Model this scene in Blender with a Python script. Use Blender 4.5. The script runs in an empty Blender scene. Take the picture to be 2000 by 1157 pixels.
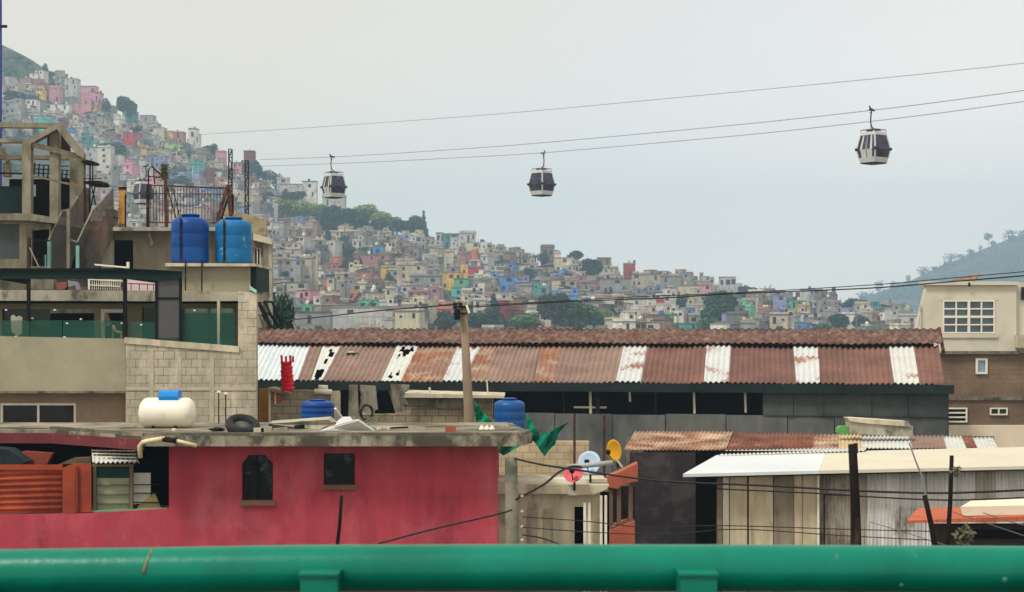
import bpy, math, random
from mathutils import Vector, Matrix
from mathutils.geometry import tessellate_polygon
R = math.radians
SC = bpy.context.scene
COL = SC.collection
F, ZC, CX, HY = 3078.0, 7.0, 1000.0, 640.0     # focal length in photo pixels, eye height, horizon row

def W(px, py, Y):
    return Vector(((px-CX)*Y/F, Y, ZC-(py-HY)*Y/F))

def lin(r, g, b):
    def f(c):
        c /= 255.0
        return c/12.92 if c <= .04045 else ((c+.055)/1.055)**2.4
    return (f(r), f(g), f(b), 1)

# ------------------------------------------------------------------ materials
MATS = {}
def mat(name, col, rough=.85, var=.25, scale=1.5, col2=None, amt=.5, scale2=.7, metal=0., bump=.15,
        brick=None, streak=0., soft=.06, spec=.3, fine=0., col3=None, amt3=.6, scale3=2., det=5.):
    if name in MATS: return MATS[name]
    m = bpy.data.materials.new(name); m.use_nodes = True
    nt = m.node_tree; N = nt.nodes; L = nt.links
    b = N['Principled BSDF']
    b.inputs['Roughness'].default_value = rough
    b.inputs['Metallic'].default_value = metal
    b.inputs['Specular IOR Level'].default_value = spec
    g = N.new('ShaderNodeNewGeometry')
    pos = g.outputs['Position']
    def noise(sc, vec=pos, d=det, stretch=None):
        if stretch:
            mp = N.new('ShaderNodeMapping'); mp.inputs['Scale'].default_value = stretch
            L.new(vec, mp.inputs['Vector']); vec = mp.outputs[0]
        n = N.new('ShaderNodeTexNoise'); n.inputs['Scale'].default_value = sc; n.inputs['Detail'].default_value = d
        n.inputs['Roughness'].default_value = .62
        L.new(vec, n.inputs['Vector']); return n.outputs['Fac']
    def maprange(s, a, c, lo, hi):
        r = N.new('ShaderNodeMapRange'); r.inputs[1].default_value = a; r.inputs[2].default_value = c
        r.inputs[3].default_value = lo; r.inputs[4].default_value = hi
        L.new(s, r.inputs[0]); return r.outputs[0]
    def mix(fac, a, c, mode='MIX'):
        x = N.new('ShaderNodeMix'); x.data_type = 'RGBA'; x.blend_type = mode
        if isinstance(fac, float): x.inputs[0].default_value = fac
        else: L.new(fac, x.inputs[0])
        for s, k in ((a, 6), (c, 7)):
            if isinstance(s, tuple): x.inputs[k].default_value = s
            else: L.new(s, x.inputs[k])
        return x.outputs[2]
    cur = tuple(col)
    hsrc = None
    if brick:
        bw, bh, mort, c2 = brick
        sp = N.new('ShaderNodeSeparateXYZ'); L.new(pos, sp.inputs[0])
        ad = N.new('ShaderNodeMath'); ad.operation = 'ADD'; L.new(sp.outputs[0], ad.inputs[0]); L.new(sp.outputs[1], ad.inputs[1])
        cb = N.new('ShaderNodeCombineXYZ'); L.new(ad.outputs[0], cb.inputs[0]); L.new(sp.outputs[2], cb.inputs[1])
        bt = N.new('ShaderNodeTexBrick'); L.new(cb.outputs[0], bt.inputs['Vector'])
        bt.inputs['Scale'].default_value = 1.0; bt.inputs['Brick Width'].default_value = bw
        bt.inputs['Row Height'].default_value = bh; bt.inputs['Mortar Size'].default_value = mort
        bt.inputs['Mortar Smooth'].default_value = .3
        bt.inputs['Color1'].default_value = cur
        bt.inputs['Color2'].default_value = tuple(c*.84 for c in cur[:3])+(1,)
        bt.inputs['Mortar'].default_value = c2
        cur = bt.outputs['Color']
    if col3:
        f3 = maprange(noise(scale3, stretch=(1, 1, .35)), amt3-.09, amt3+.09, 0, 1)
        cur = mix(f3, cur, tuple(col3))
    if col2:
        f2 = maprange(noise(scale2, stretch=(1, 1, 1-.75*streak) if streak else None), amt-soft, amt+soft, 0, 1)
        cur = mix(f2, cur, tuple(col2))
    v = maprange(noise(scale), .3, .7, 1-var, 1+var)
    if streak:
        v2 = maprange(noise(scale*3, stretch=(1, 1, .12)), .3, .7, 1-streak*.5, 1+streak*.35)
        mm = N.new('ShaderNodeMath'); mm.operation = 'MULTIPLY'; L.new(v, mm.inputs[0]); L.new(v2, mm.inputs[1]); v = mm.outputs[0]
    if fine:
        v3 = maprange(noise(22.), .3, .7, 1-fine, 1+fine)
        mm = N.new('ShaderNodeMath'); mm.operation = 'MULTIPLY'; L.new(v, mm.inputs[0]); L.new(v3, mm.inputs[1]); v = mm.outputs[0]
    cb = N.new('ShaderNodeCombineColor')
    for i in range(3): L.new(v, cb.inputs[i])
    cur = mix(1.0, cur, cb.outputs[0], 'MULTIPLY')
    L.new(cur, b.inputs['Base Color'])
    if bump:
        bp = N.new('ShaderNodeBump'); bp.inputs['Strength'].default_value = bump; bp.inputs['Distance'].default_value = .03
        L.new(noise(scale*9), bp.inputs['Height']); L.new(bp.outputs[0], b.inputs['Normal'])
    MATS[name] = m
    return m

def glass(name, col, rough=.08, alpha=None, var=.3, scale=1.2, spec=.6):
    m = mat(name, col, rough, var, scale, bump=0, spec=spec)
    if alpha is not None:
        nt = m.node_tree; b = nt.nodes['Principled BSDF']; b.inputs['Alpha'].default_value = alpha
    return m

# ------------------------------------------------------------------ object bookkeeping
WO = {}
def tag(o, label=None, cat=None, group=None, kind=None):
    if label: o['label'] = label
    if cat: o['category'] = cat
    if group: o['group'] = group
    if kind: o['kind'] = kind
    return o
def thing(name, label, cat, loc=(0, 0, 0), group=None):
    o = bpy.data.objects.new(name, None); COL.objects.link(o)
    o.empty_display_size = .2
    o.location = loc; WO[o.name] = Vector(loc)
    return tag(o, label, cat, group)

class MB:
    def __init__(s): s.v = []; s.f = []; s.s = []; s.m = []; s.mi = 0
    def add(s, vs, fs, smooth=False):
        n = len(s.v); s.v += [Vector(v) for v in vs]
        for f in fs: s.f.append(tuple(i+n for i in f)); s.s.append(smooth); s.m.append(s.mi)
        return s
    def hexa(s, p):   # p: 4 bottom/front, 4 top/back
        return s.add(p, [(3,2,1,0),(4,5,6,7),(0,1,5,4),(1,2,6,5),(2,3,7,6),(3,0,4,7)])
    def box(s, x0, y0, z0, x1, y1, z1):
        return s.hexa([(x0,y0,z0),(x1,y0,z0),(x1,y1,z0),(x0,y1,z0),(x0,y0,z1),(x1,y0,z1),(x1,y1,z1),(x0,y1,z1)])
    def pb(s, px0, py0, px1, py1, Y, d, zmin=None):
        a = W(px0, py0, Y); b = W(px1, py1, Y)
        z0 = b.z if zmin is None else zmin
        return s.box(a.x, Y, z0, b.x, Y+d, a.z)
    def prism(s, pts, Y, d, holes=()):
        """pixel outline (and holes) at distance Y, given a real thickness d away from the viewer"""
        loops = [[W(x, y, Y) for x, y in pts]] + [[W(x, y, Y) for x, y in h] for h in holes]
        return s.wprism(loops, Vector((0, d, 0)))
    def wprism(s, loops, dv):
        flat = [p for l in loops for p in l]
        tris = tessellate_polygon(loops)
        n = len(flat); vs = flat + [p+dv for p in flat]
        fs = [tuple(t) for t in tris] + [tuple(i+n for i in reversed(t)) for t in tris]
        k = 0
        for l in loops:
            m = len(l)
            for i in range(m):
                a, b = k+i, k+(i+1) % m
                fs.append((a, b, b+n, a+n))
            k += m
        return s.add(vs, fs)
    def bar(s, p, q, w, h=None):
        p, q = Vector(p), Vector(q); d = (q-p)
        if d.length < 1e-6: return s
        d.normalize(); h = h or w
        up = Vector((0, 0, 1)) if abs(d.z) < .9 else Vector((0, 1, 0))
        a = d.cross(up).normalized()*w/2; b = a.normalized().cross(d).normalized()*h/2
        return s.hexa([p-a-b, p+a-b, p+a+b, p-a+b, q-a-b, q+a-b, q+a+b, q-a+b])
    def pbar(s, x0, y0, x1, y1, Y, wpx, Y2=None, hpx=None):
        w = wpx*Y/F
        return s.bar(W(x0, y0, Y), W(x1, y1, Y2 or Y), w, (hpx or wpx)*Y/F)
    def tube(s, pts, r, n=8, r2=None, cap=True):
        pts = [Vector(p) for p in pts]; m = len(pts); base = len(s.v); vs = []
        prev = None
        for i, p in enumerate(pts):
            d = (pts[min(i+1, m-1)]-pts[max(i-1, 0)]).normalized()
            if prev is None:
                a = d.orthogonal().normalized()
            else:
                a = (prev - d*prev.dot(d)).normalized()
            prev = a; b = d.cross(a)
            rr = r if r2 is None else r+(r2-r)*i/(m-1)
            for k in range(n):
                t = 2*math.pi*k/n; vs.append(p+(a*math.cos(t)+b*math.sin(t))*rr)
        fs = [(i*n+k, i*n+(k+1) % n, (i+1)*n+(k+1) % n, (i+1)*n+k) for i in range(m-1) for k in range(n)]
        s.add(vs, fs, True)
        if cap: s.add([], []); s.f.append(tuple(base+k for k in range(n-1, -1, -1))); s.s.append(False); s.f.append(tuple(base+(m-1)*n+k for k in range(n))); s.s.append(False)
        return s
    def lathe(s, prof, c, n=20, axis='Z', sm=True):
        c = Vector(c); vs = []
        for r, z in prof:
            for k in range(n):
                t = 2*math.pi*k/n
                v = Vector((r*math.cos(t), r*math.sin(t), z))
                if axis == 'X': v = Vector((v.z, v.x, v.y))
                elif isinstance(axis, Matrix): v = axis @ v
                vs.append(c+v)
        fs = [(i*n+k, i*n+(k+1) % n, (i+1)*n+(k+1) % n, (i+1)*n+k) for i in range(len(prof)-1) for k in range(n)]
        b = len(s.v); s.add(vs, fs, sm)
        s.f.append(tuple(b+k for k in range(n-1, -1, -1))); s.s.append(sm)
        s.f.append(tuple(b+(len(prof)-1)*n+k for k in range(n))); s.s.append(sm)
        return s
    def corr(s, p00, p10, p01, p11=None, amp=.03, pitch=.18, rows=6, th=.012, jit=0., holes=None, seed=1, sag=0., lap=0):
        """corrugated sheet: waves run across p00->p10, ridges run along p00->p01"""
        rnd = random.Random(seed)
        p00, p10, p01 = Vector(p00), Vector(p10), Vector(p01); p11 = Vector(p11) if p11 else p10+p01-p00
        Lu = (p10-p00).length; nu = max(6, int(Lu/pitch*5))
        nrm = (p10-p00).cross(p01-p00).normalized()
        if nrm.z < 0: nrm = -nrm
        ph = rnd.random()*6.28
        vs = []
        for lay in (0, 1):
            for j in range(rows+1):
                v = j/rows
                for i in range(nu+1):
                    u = i/nu
                    p = (p00*(1-u)+p10*u)*(1-v)+(p01*(1-u)+p11*u)*v
                    o = amp*math.sin(u*Lu/pitch*2*math.pi)+jit*(math.sin(u*Lu*.9+ph)*math.cos(v*3+ph*2))
                    if lap: o += .035*(lap*v-math.floor(min(lap*v, lap-.001)) < .5/rows*lap+1e-6 and j > 0)+.02*math.sin(ph+math.floor(u*Lu/.9)*2.1)
                    p = p+nrm*(o-lay*th); p.z -= sag*math.sin(math.pi*v)
                    vs.append(p)
        fs = []; M = (rows+1)*(nu+1)
        for j in range(rows):
            for i in range(nu):
                if holes and holes((i+.5)/nu, (j+.5)/rows): continue
                a = j*(nu+1)+i; q = (a, a+1, a+nu+2, a+nu+1)
                fs.append(q); fs.append(tuple(x+M for x in reversed(q)))
        for j in range(rows):
            for i in (0, nu):
                a = j*(nu+1)+i; fs.append((a, a+nu+1, a+nu+1+M, a+M))
        for i in range(nu):
            for j in (0, rows):
                a = j*(nu+1)+i; fs.append((a, a+1, a+1+M, a+M))
        return s.add(vs, fs, True)
    def build(s, name, m, parent=None, origin=None):
        if origin is None:
            if parent is not None: origin = WO[parent.name]
            else:
                lo = [min(v[i] for v in s.v) for i in range(3)]; hi = [max(v[i] for v in s.v) for i in range(3)]
                origin = Vector(((lo[0]+hi[0])/2, (lo[1]+hi[1])/2, lo[2]))
        me = bpy.data.meshes.new(name)
        me.from_pydata([tuple(v-origin) for v in s.v], [], s.f)
        me.polygons.foreach_set('use_smooth', s.s)
        if any(s.m): me.polygons.foreach_set('material_index', (s.m+[0]*len(s.f))[:len(s.f)])
        ms = m if isinstance(m, (list, tuple)) else [m]
        for x in ms: me.materials.append(x)
        me.update()
        import bmesh
        bm = bmesh.new(); bm.from_mesh(me); bmesh.ops.recalc_face_normals(bm, faces=bm.faces); bm.to_mesh(me); bm.free()
        o = bpy.data.objects.new(name, me); COL.objects.link(o)
        WO[o.name] = Vector(origin)
        if parent is not None:
            o.parent = parent; o.location = Vector(origin)-WO[parent.name]
        else: o.location = origin
        return o
    def one(s, name, m, label, cat, group=None):
        return tag(s.build(name, m), label, cat, group)
    def st(s, name, m):
        return tag(s.build(name, m), kind='structure')

def dup(root, loc, rz=0., label=None, scale=None, group=None):
    r = root.copy(); COL.objects.link(r); r.location = loc
    WO[r.name] = Vector(loc)
    r.rotation_euler[2] = rz
    if scale: r.scale = scale
    if label: r['label'] = label
    if group: r['group'] = group
    for ch in root.children:
        c = ch.copy(); COL.objects.link(c); c.parent = r
        for g in ch.children:
            d = g.copy(); COL.objects.link(d); d.parent = c
    return r

def rect(x0, y0, x1, y1): return [(x0, y0), (x1, y0), (x1, y1), (x0, y1)]

# palette
CONC = mat('concrete_grey', lin(160, 155, 138), var=.22, scale=.8, col2=lin(95, 92, 80), amt=.6, scale2=1.6, streak=.5, fine=.12)
CONCD = mat('concrete_dark', lin(118, 112, 98), var=.25, scale=1.2, col2=lin(60, 58, 50), amt=.55, scale2=1.3, streak=.6, fine=.12)
CONCL = mat('concrete_light', lin(188, 180, 156), var=.18, scale=1.0, col2=lin(115, 108, 88), amt=.62, scale2=1.4, streak=.6, fine=.1)
PLAST = mat('plaster_beige', lin(156, 151, 128), var=.1, scale=.6, col2=lin(120, 117, 96), amt=.62, scale2=.5, soft=.2, fine=.05)
BLOCK = mat('block_wall', lin(186, 178, 156), var=.14, scale=1.2, brick=(.27, .195, .012, lin(128, 122, 106)), col2=lin(148, 141, 122), col3=lin(206, 198, 176), amt3=.6, scale3=3.5, amt=.56, scale2=1.2, soft=.12, fine=.12, streak=.3)
BLOCKD = mat('block_wall_worn', lin(150, 138, 110), var=.2, scale=1.2, brick=(.42, .21, .016, lin(88, 80, 66)), col2=lin(92, 84, 68), amt=.6, scale2=1.4, soft=.1, fine=.15, streak=.4)
BROWNW = mat('brown_block_wall', lin(132, 112, 92), var=.18, scale=.8, brick=(.40, .20, .014, lin(108, 92, 76)), col2=lin(104, 86, 70), amt=.56, scale2=.5, soft=.12, fine=.1)
ROSY = mat('rough_brown_plaster', lin(142, 124, 102), var=.15, scale=1.5, fine=.14, bump=.4)
BLACK = mat('black_paint', lin(14, 18, 18), rough=.7, spec=.15, var=.3, scale=2)
VOID = mat('interior_shade_black', lin(12, 12, 13), rough=1, var=.4, scale=1, bump=0, spec=0.)  # near-black colour stands in for the shade of unlit interiors
DGREEN = mat('dark_green_metal', lin(16, 38, 36), rough=.7, spec=.15, var=.3)
WHITE = mat('white_paint', lin(222, 218, 202), rough=.55, var=.08, scale=2, col2=lin(150, 145, 125), amt=.72, scale2=2.)
IRON = mat('rusty_iron', lin(92, 52, 38), rough=.85, var=.4, scale=4, col2=lin(52, 36, 30), amt=.5, scale2=6)
DIRON = mat('dark_iron', lin(34, 29, 27), rough=.9, spec=.1, var=.4, scale=4, col2=lin(80, 50, 36), amt=.62, scale2=5)
WOOD = mat('weathered_wood', lin(120, 104, 82), var=.35, scale=3, streak=.6)
DWOOD = mat('dark_wood', lin(28, 22, 20), spec=.1, var=.5, scale=3, col2=lin(74, 56, 44), amt=.68, scale2=3, streak=.6)
GLASSD = glass('dark_window_glass', lin(8, 11, 14), spec=.2)
GLASSG = glass('green_glass', lin(14, 52, 47), rough=.12, spec=.2, var=.55)
GLASST = glass('green_glass_pane', lin(20, 88, 74), rough=.05, alpha=.36, var=.12, spec=.3)
# ================================================================== CAMERA, LIGHT, SKY
cam = bpy.data.cameras.new('camera'); co = bpy.data.objects.new('camera', cam); COL.objects.link(co); SC.camera = co
co.location = (0, 0, ZC); co.rotation_euler = (R(90), 0, 0)
cam.sensor_width = 36; cam.lens = 36*F/2000; cam.shift_y = (HY-578.5)/2000
cam.clip_start = .1; cam.clip_end = 20000
cam.dof.use_dof = True; cam.dof.focus_distance = 55; cam.dof.aperture_fstop = 15.0
AP = .005; cam.dof.aperture_fstop = cam.lens/1000/AP

SUN_EL, SUN_AZ = 55, 228       # azimuth measured clockwise from +Y (view direction): high, behind the left shoulder
sd = bpy.data.lights.new('sun', 'SUN'); sd.energy = 2.35; sd.angle = R(12); sd.color = (1, .97, .91)
so = bpy.data.objects.new('sun', sd); COL.objects.link(so)
az = R(SUN_AZ); el = R(SUN_EL)
sdir = Vector((math.sin(az)*math.cos(el), math.cos(az)*math.cos(el), math.sin(el)))
so.rotation_euler = sdir.to_track_quat('Z', 'Y').to_euler()
so.location = (0, -20, 60)

w = bpy.data.worlds.new('World'); SC.world = w; w.use_nodes = True
nt = w.node_tree; N = nt.nodes; L = nt.links
bg = N['Background']; bg.inputs['Strength'].default_value = .1
sky = N.new('ShaderNodeTexSky'); sky.sky_type = 'NISHITA'; sky.sun_disc = False
sky.sun_elevation = el; sky.sun_rotation = az; sky.altitude = 2200; sky.air_density = 1.2; sky.dust_density = 6; sky.ozone_density = 1
tc = N.new('ShaderNodeTexCoord')
sp = N.new('ShaderNodeSeparateXYZ'); L.new(tc.outputs['Generated'], sp.inputs[0])
# cloud veil: pale cool grey, creamier towards the upper left
mr = N.new('ShaderNodeMath'); mr.operation = 'MULTIPLY_ADD'; mr.inputs[1].default_value = -2.3; mr.inputs[2].default_value = .0
L.new(sp.outputs[0], mr.inputs[0])
ad = N.new('ShaderNodeMath'); ad.operation = 'MULTIPLY_ADD'; ad.inputs[1].default_value = 2.0; L.new(sp.outputs[2], ad.inputs[0]); L.new(mr.outputs[0], ad.inputs[2])
ns = N.new('ShaderNodeTexNoise'); ns.inputs['Scale'].default_value = 3.2; ns.inputs['Detail'].default_value = 3; L.new(tc.outputs['Generated'], ns.inputs['Vector'])
ad2 = N.new('ShaderNodeMath'); ad2.operation = 'MULTIPLY_ADD'; ad2.inputs[1].default_value = .7; L.new(ns.outputs['Fac'], ad2.inputs[0]); L.new(ad.outputs[0], ad2.inputs[2])
rp = N.new('ShaderNodeValToRGB'); L.new(ad2.outputs[0], rp.inputs[0])
e = rp.color_ramp.elements
def k(c): return tuple(x*1.0 for x in c[:3])+(1,)
e[0].position = 0; e[0].color = (1.28, 1.16, 1.05, 1); e[1].position = 1.0; e[1].color = (1.13, 1.0, .80, 1)
x = e.new(.45); x.color = (1.14, 1.07, .99, 1)
sc_ = N.new('ShaderNodeVectorMath'); sc_.operation = 'SCALE'; mrz = N.new('ShaderNodeMapRange'); mrz.inputs[1].default_value = .04; mrz.inputs[2].default_value = .2; mrz.inputs[3].default_value = 10.0; mrz.inputs[4].default_value = 7.6; L.new(sp.outputs[2], mrz.inputs[0]); L.new(mrz.outputs[0], sc_.inputs['Scale']); L.new(rp.outputs[0], sc_.inputs[0])
mx = N.new('ShaderNodeMix'); mx.data_type = 'RGBA'; mx.inputs[0].default_value = .88
L.new(sky.outputs[0], mx.inputs[6]); L.new(sc_.outputs[0], mx.inputs[7]); L.new(mx.outputs[2], bg.inputs['Color'])
SC.view_settings.view_transform = 'Standard'; SC.view_settings.look = 'None'; SC.view_settings.gamma = 1; SC.view_settings.exposure = .4
SC.render.engine = 'CYCLES'; SC.cycles.use_denoising = True
SC.cycles.max_bounces = 6; SC.cycles.diffuse_bounces = 2; SC.cycles.glossy_bounces = 2; SC.cycles.transmission_bounces = 3
SC.cycles.transparent_max_bounces = 12; SC.cycles.volume_bounces = 0; SC.cycles.use_fast_gi = False
SC.cycles.sample_clamp_indirect = 4; SC.cycles.caustics_reflective = False; SC.cycles.caustics_refractive = False

# haze: a closed box of thin blue-white air
hz = MB(); hz.box(-1900, -40, -1, 1900, 3050, 270)
hm = bpy.data.materials.new('haze_air'); hm.use_nodes = True
hn = hm.node_tree; hn.nodes.remove(hn.nodes['Principled BSDF'])
pv = hn.nodes.new('ShaderNodeVolumePrincipled'); pv.inputs['Density'].default_value = .00044
pv.inputs['Color'].default_value = (.54, .79, 1, 1); pv.inputs['Anisotropy'].default_value = .0
hn.links.new(pv.outputs[0], hn.nodes['Material Output'].inputs['Volume'])
tag(hz.build('haze', hm), kind='stuff')

# ================================================================== GROUND, HILLS
GROUND = mat('dusty_ground', lin(120, 112, 98), var=.3, scale=.2, col2=lin(80, 76, 66), amt=.55, scale2=.4)
g = MB(); g.box(-1850, -35, -.3, 1850, 3000, 0); g.st('ground', GROUND)
g = MB(); g.box(-300, -30, .002, 300, 22, .006); g.st('added_dark_road', mat('added_asphalt', (.05, .05, .05, 1), var=.2, scale=1))  # out of view; added to darken the ground bounce under the rail

SIL = [(-500,-60),(-120,40),(0,86),(30,100),(60,116),(110,150),(135,160),(150,172),(200,196),(262,222),(300,242),(340,258),(380,276),(440,300),(500,330),(560,360),(620,392),(700,412),(770,436),(830,448),(900,466),(960,482),(1040,500),(1100,506),(1180,518),(1260,532),(1340,546),(1440,566),(1500,576),(1600,584),(1680,602),(1760,614),(1850,622),(2100,636),(2300,640)]
def interp(T, x):
    if x <= T[0][0]: return T[0][1]
    for (a, b), (c, d) in zip(T, T[1:]):
        if x <= c: return b+(d-b)*(x-a)/(c-a)
    return T[-1][1]
def ridge_py(px):
    s = interp(SIL, px)
    return s + min(22, max(0, (px-90)*.4))*(1 if px < 1500 else .7)
def Yr(px): return interp([(-500, 1080), (0, 1000), (500, 880), (1000, 790), (1700, 760), (2300, 760)], px)
YB = 330.
def terr_t(px, t):
    Y = YB+(Yr(px)-YB)*t
    py = 705+(ridge_py(px)-705)*t
    return W(px, py, Y)
def terr(px, py):
    t = (705-py)/(705-ridge_py(px))
    return W(px, py, YB+(Yr(px)-YB)*t), t
HILLM = mat('hill_scrub', lin(88, 84, 68), var=.35, scale=.05, col2=lin(40, 54, 44), amt=.5, scale2=.03, soft=.08, fine=0, bump=.3, col3=lin(112, 96, 84), amt3=.58, scale3=.015)
h = MB(); nx, ntt = 150, 26
vs = []
rnd = random.Random(5)
for j in range(ntt+6):
    for i in range(nx+1):
        px = -500+2900*i/nx
        t = j/ntt
        if t <= 1: v = terr_t(px, t)
        else:
            v = terr_t(px, 1).copy(); dd = (t-1)*ntt
            v.y += dd*30; v.x += 0; v.z = max(-.5, v.z - dd*dd*3.0 - dd*3)
        if 0 < t < 1: v.z += rnd.uniform(-.6, .6)
        vs.append(v)
fs = [(j*(nx+1)+i, j*(nx+1)+i+1, (j+1)*(nx+1)+i+1, (j+1)*(nx+1)+i) for j in range(ntt+5) for i in range(nx)]
h.add(vs, fs, True).st('hillside', HILLM)

# blue mountain far right
MS = [(1560, 640), (1640, 600), (1700, 578), (1740, 562), (1790, 544), (1810, 534), (1850, 515), (1890, 500), (1930, 483), (1975, 466), (2010, 452), (2080, 425), (2200, 400), (2400, 395), (2700, 460)]
MTM = mat('mountain_scrub', lin(46, 48, 50), var=.3, scale=.006, col2=lin(30, 38, 38), amt=.5, scale2=.012, col3=lin(128, 98, 90), amt3=.6, scale3=.004, bump=0)
def mt(px, t):
    py = 645+(interp(MS, px)-645)*t; return W(px, py, 1900+700*t)
h = MB(); nx, ntt = 90, 16; vs = []
for j in range(ntt+5):
    for i in range(nx+1):
        px = 1560+1140*i/nx; t = j/ntt
        if t <= 1: v = mt(px, t); 
        else: v = mt(px, 1).copy(); d_ = (t-1)*ntt; v.y += d_*70; v.z = max(-.5, v.z-d_*d_*6)
        if 0 < t < 1: v.z += 5*math.sin(i*.9+j*.7)*math.sin(math.pi*t)
        vs.append(v)
h.add(vs, [(j*(nx+1)+i, j*(nx+1)+i+1, (j+1)*(nx+1)+i+1, (j+1)*(nx+1)+i) for j in range(ntt+4) for i in range(nx)], True).st('mountain', MTM)

# ================================================================== TREES
def leafmat(n, c, c2, sc=.25):
    m = mat(n, c, rough=.9, var=.35, scale=sc*2, col2=c2, amt=.5, scale2=sc, soft=.12, bump=0, spec=.1)
    return m
LM = {'dark': leafmat('leaf_dark', (.022, .055, .045, 1), (.045, .09, .055, 1)),
      'mid': leafmat('leaf_mid', (.07, .16, .045, 1), (.10, .19, .06, 1)),
      'light': leafmat('leaf_light', (.27, .34, .07, 1), (.15, .24, .06, 1)),
      'dry': leafmat('leaf_dry', (.10, .10, .06, 1), (.06, .075, .045, 1))}
BARK = mat('bark', lin(70, 58, 48), var=.3, scale=1)
def tree_meshes(kind, seed, shape='round', n=900, lsz=.055):
    """unit-height tree (base at 0): returns crown mesh, trunk mesh"""
    r = random.Random(seed); c = MB(); blobs = []
    if shape == 'round':
        for k in range(11):
            a = r.uniform(0, 6.28); q = r.uniform(.0, .24)
            blobs.append((q*math.cos(a), q*math.sin(a), r.uniform(.32, .78), r.uniform(.13, .22)))
    elif shape == 'cypress':
        for k in range(12):
            z = .08+.86*k/11; blobs.append((r.uniform(-.012, .012), r.uniform(-.012, .012), z, .105*math.sin(math.pi*min(.93, .25+z*.75))**.7+.012))
    elif shape == 'conifer':
        for k in range(16):
            z = .12+.84*k/15; a = r.uniform(0, 6.28); q = .17*(1-z)*r.uniform(.3, 1.3)
            blobs.append((q*math.cos(a), q*math.sin(a), z, .03+.17*(1-z)))
    elif shape == 'sparse':
        for k in range(9):
            a = r.uniform(0, 6.28); q = r.uniform(.0, .15)
            blobs.append((q*math.cos(a), q*math.sin(a), r.uniform(.5, .9), r.uniform(.09, .16)))
    tot = sum(b[3]**2 for b in blobs)
    for bx, by, bz, br in blobs:
        for k in range(int(n*br*br/tot)):
            u = Vector((r.gauss(0, 1), r.gauss(0, 1), r.gauss(0, 1))).normalized()*br*r.uniform(.55, 1.08)**.6
            p = Vector((bx, by, bz))+u
            if p.z < .05: continue
            s_ = lsz*r.uniform(.5, 1.2)
            a = Vector((r.uniform(-1, 1), r.uniform(-1, 1), r.uniform(-1, 1))).normalized(); b = a.orthogonal().normalized()
            b = (b+a.cross(b)*r.uniform(-1, 1)).normalized()
            c.add([p-a*s_*.6, p+b*s_*.5, p+a*s_*.6, p-b*s_*.45], [(0, 1, 2, 3)])
    t = MB(); hh = {'round': .55, 'cypress': .5, 'conifer': .9, 'sparse': .85}[shape]
    t.tube([(0, 0, -.05), (.01, .0, hh*.5), (0, .01, hh)], .03 if shape != 'sparse' else .018, 6, .01)
    if shape in ('round', 'sparse'):
        for k in range(5):
            a = k*1.3+r.random(); t.tube([(0, 0, hh*.5), (.12*math.cos(a), .12*math.sin(a), hh*1.1)], .012, 5, .004)
    return c, t
TV = {}
def tree_proto(kind, shape, seed, n, lsz):
    key = (kind, shape, seed, n)
    if key not in TV:
        c, t = tree_meshes(kind, seed, shape, n, lsz)
        TV[key] = (c, t)
    return key
TMESH = {}
SHN = {'round': 'leafy_tree', 'cypress': 'cypress_tree', 'conifer': 'conifer_tree', 'sparse': 'sparse_tree'}
def put_tree(px, top, base, wpx, kind, shape, label, group, seed=0, Y=None, n=900, lsz=.055, loc=None, catn='tree'):
    key = tree_proto(kind, shape, seed, n, lsz)
    if loc is None:
        loc = W(px, base, Y) if Y else terr(px, base)[0]
    hgt = (base-top)*loc.y/F
    natural = {'round': .62, 'cypress': .17, 'conifer': .36, 'sparse': .36}[shape]
    wid = wpx*loc.y/F/natural
    o = thing(SHN[shape], label, catn, loc, group)
    o.scale = (wid, wid, hgt)
    o.rotation_euler[2] = random.Random(int(px)).uniform(0, 6)
    if key not in TMESH:
        c, t = TV[key]
        co_ = c.build('crown', LM[kind], None, Vector((0, 0, 0))); to_ = t.build('trunk', BARK, None, Vector((0, 0, 0)))
        TMESH[key] = (co_.data, to_.data); bpy.data.objects.remove(co_); bpy.data.objects.remove(to_)
    for nm, me in zip(('crown', 'trunk'), TMESH[key]):
        c = bpy.data.objects.new(nm, me); COL.objects.link(c); c.parent = o
    return o
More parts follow.
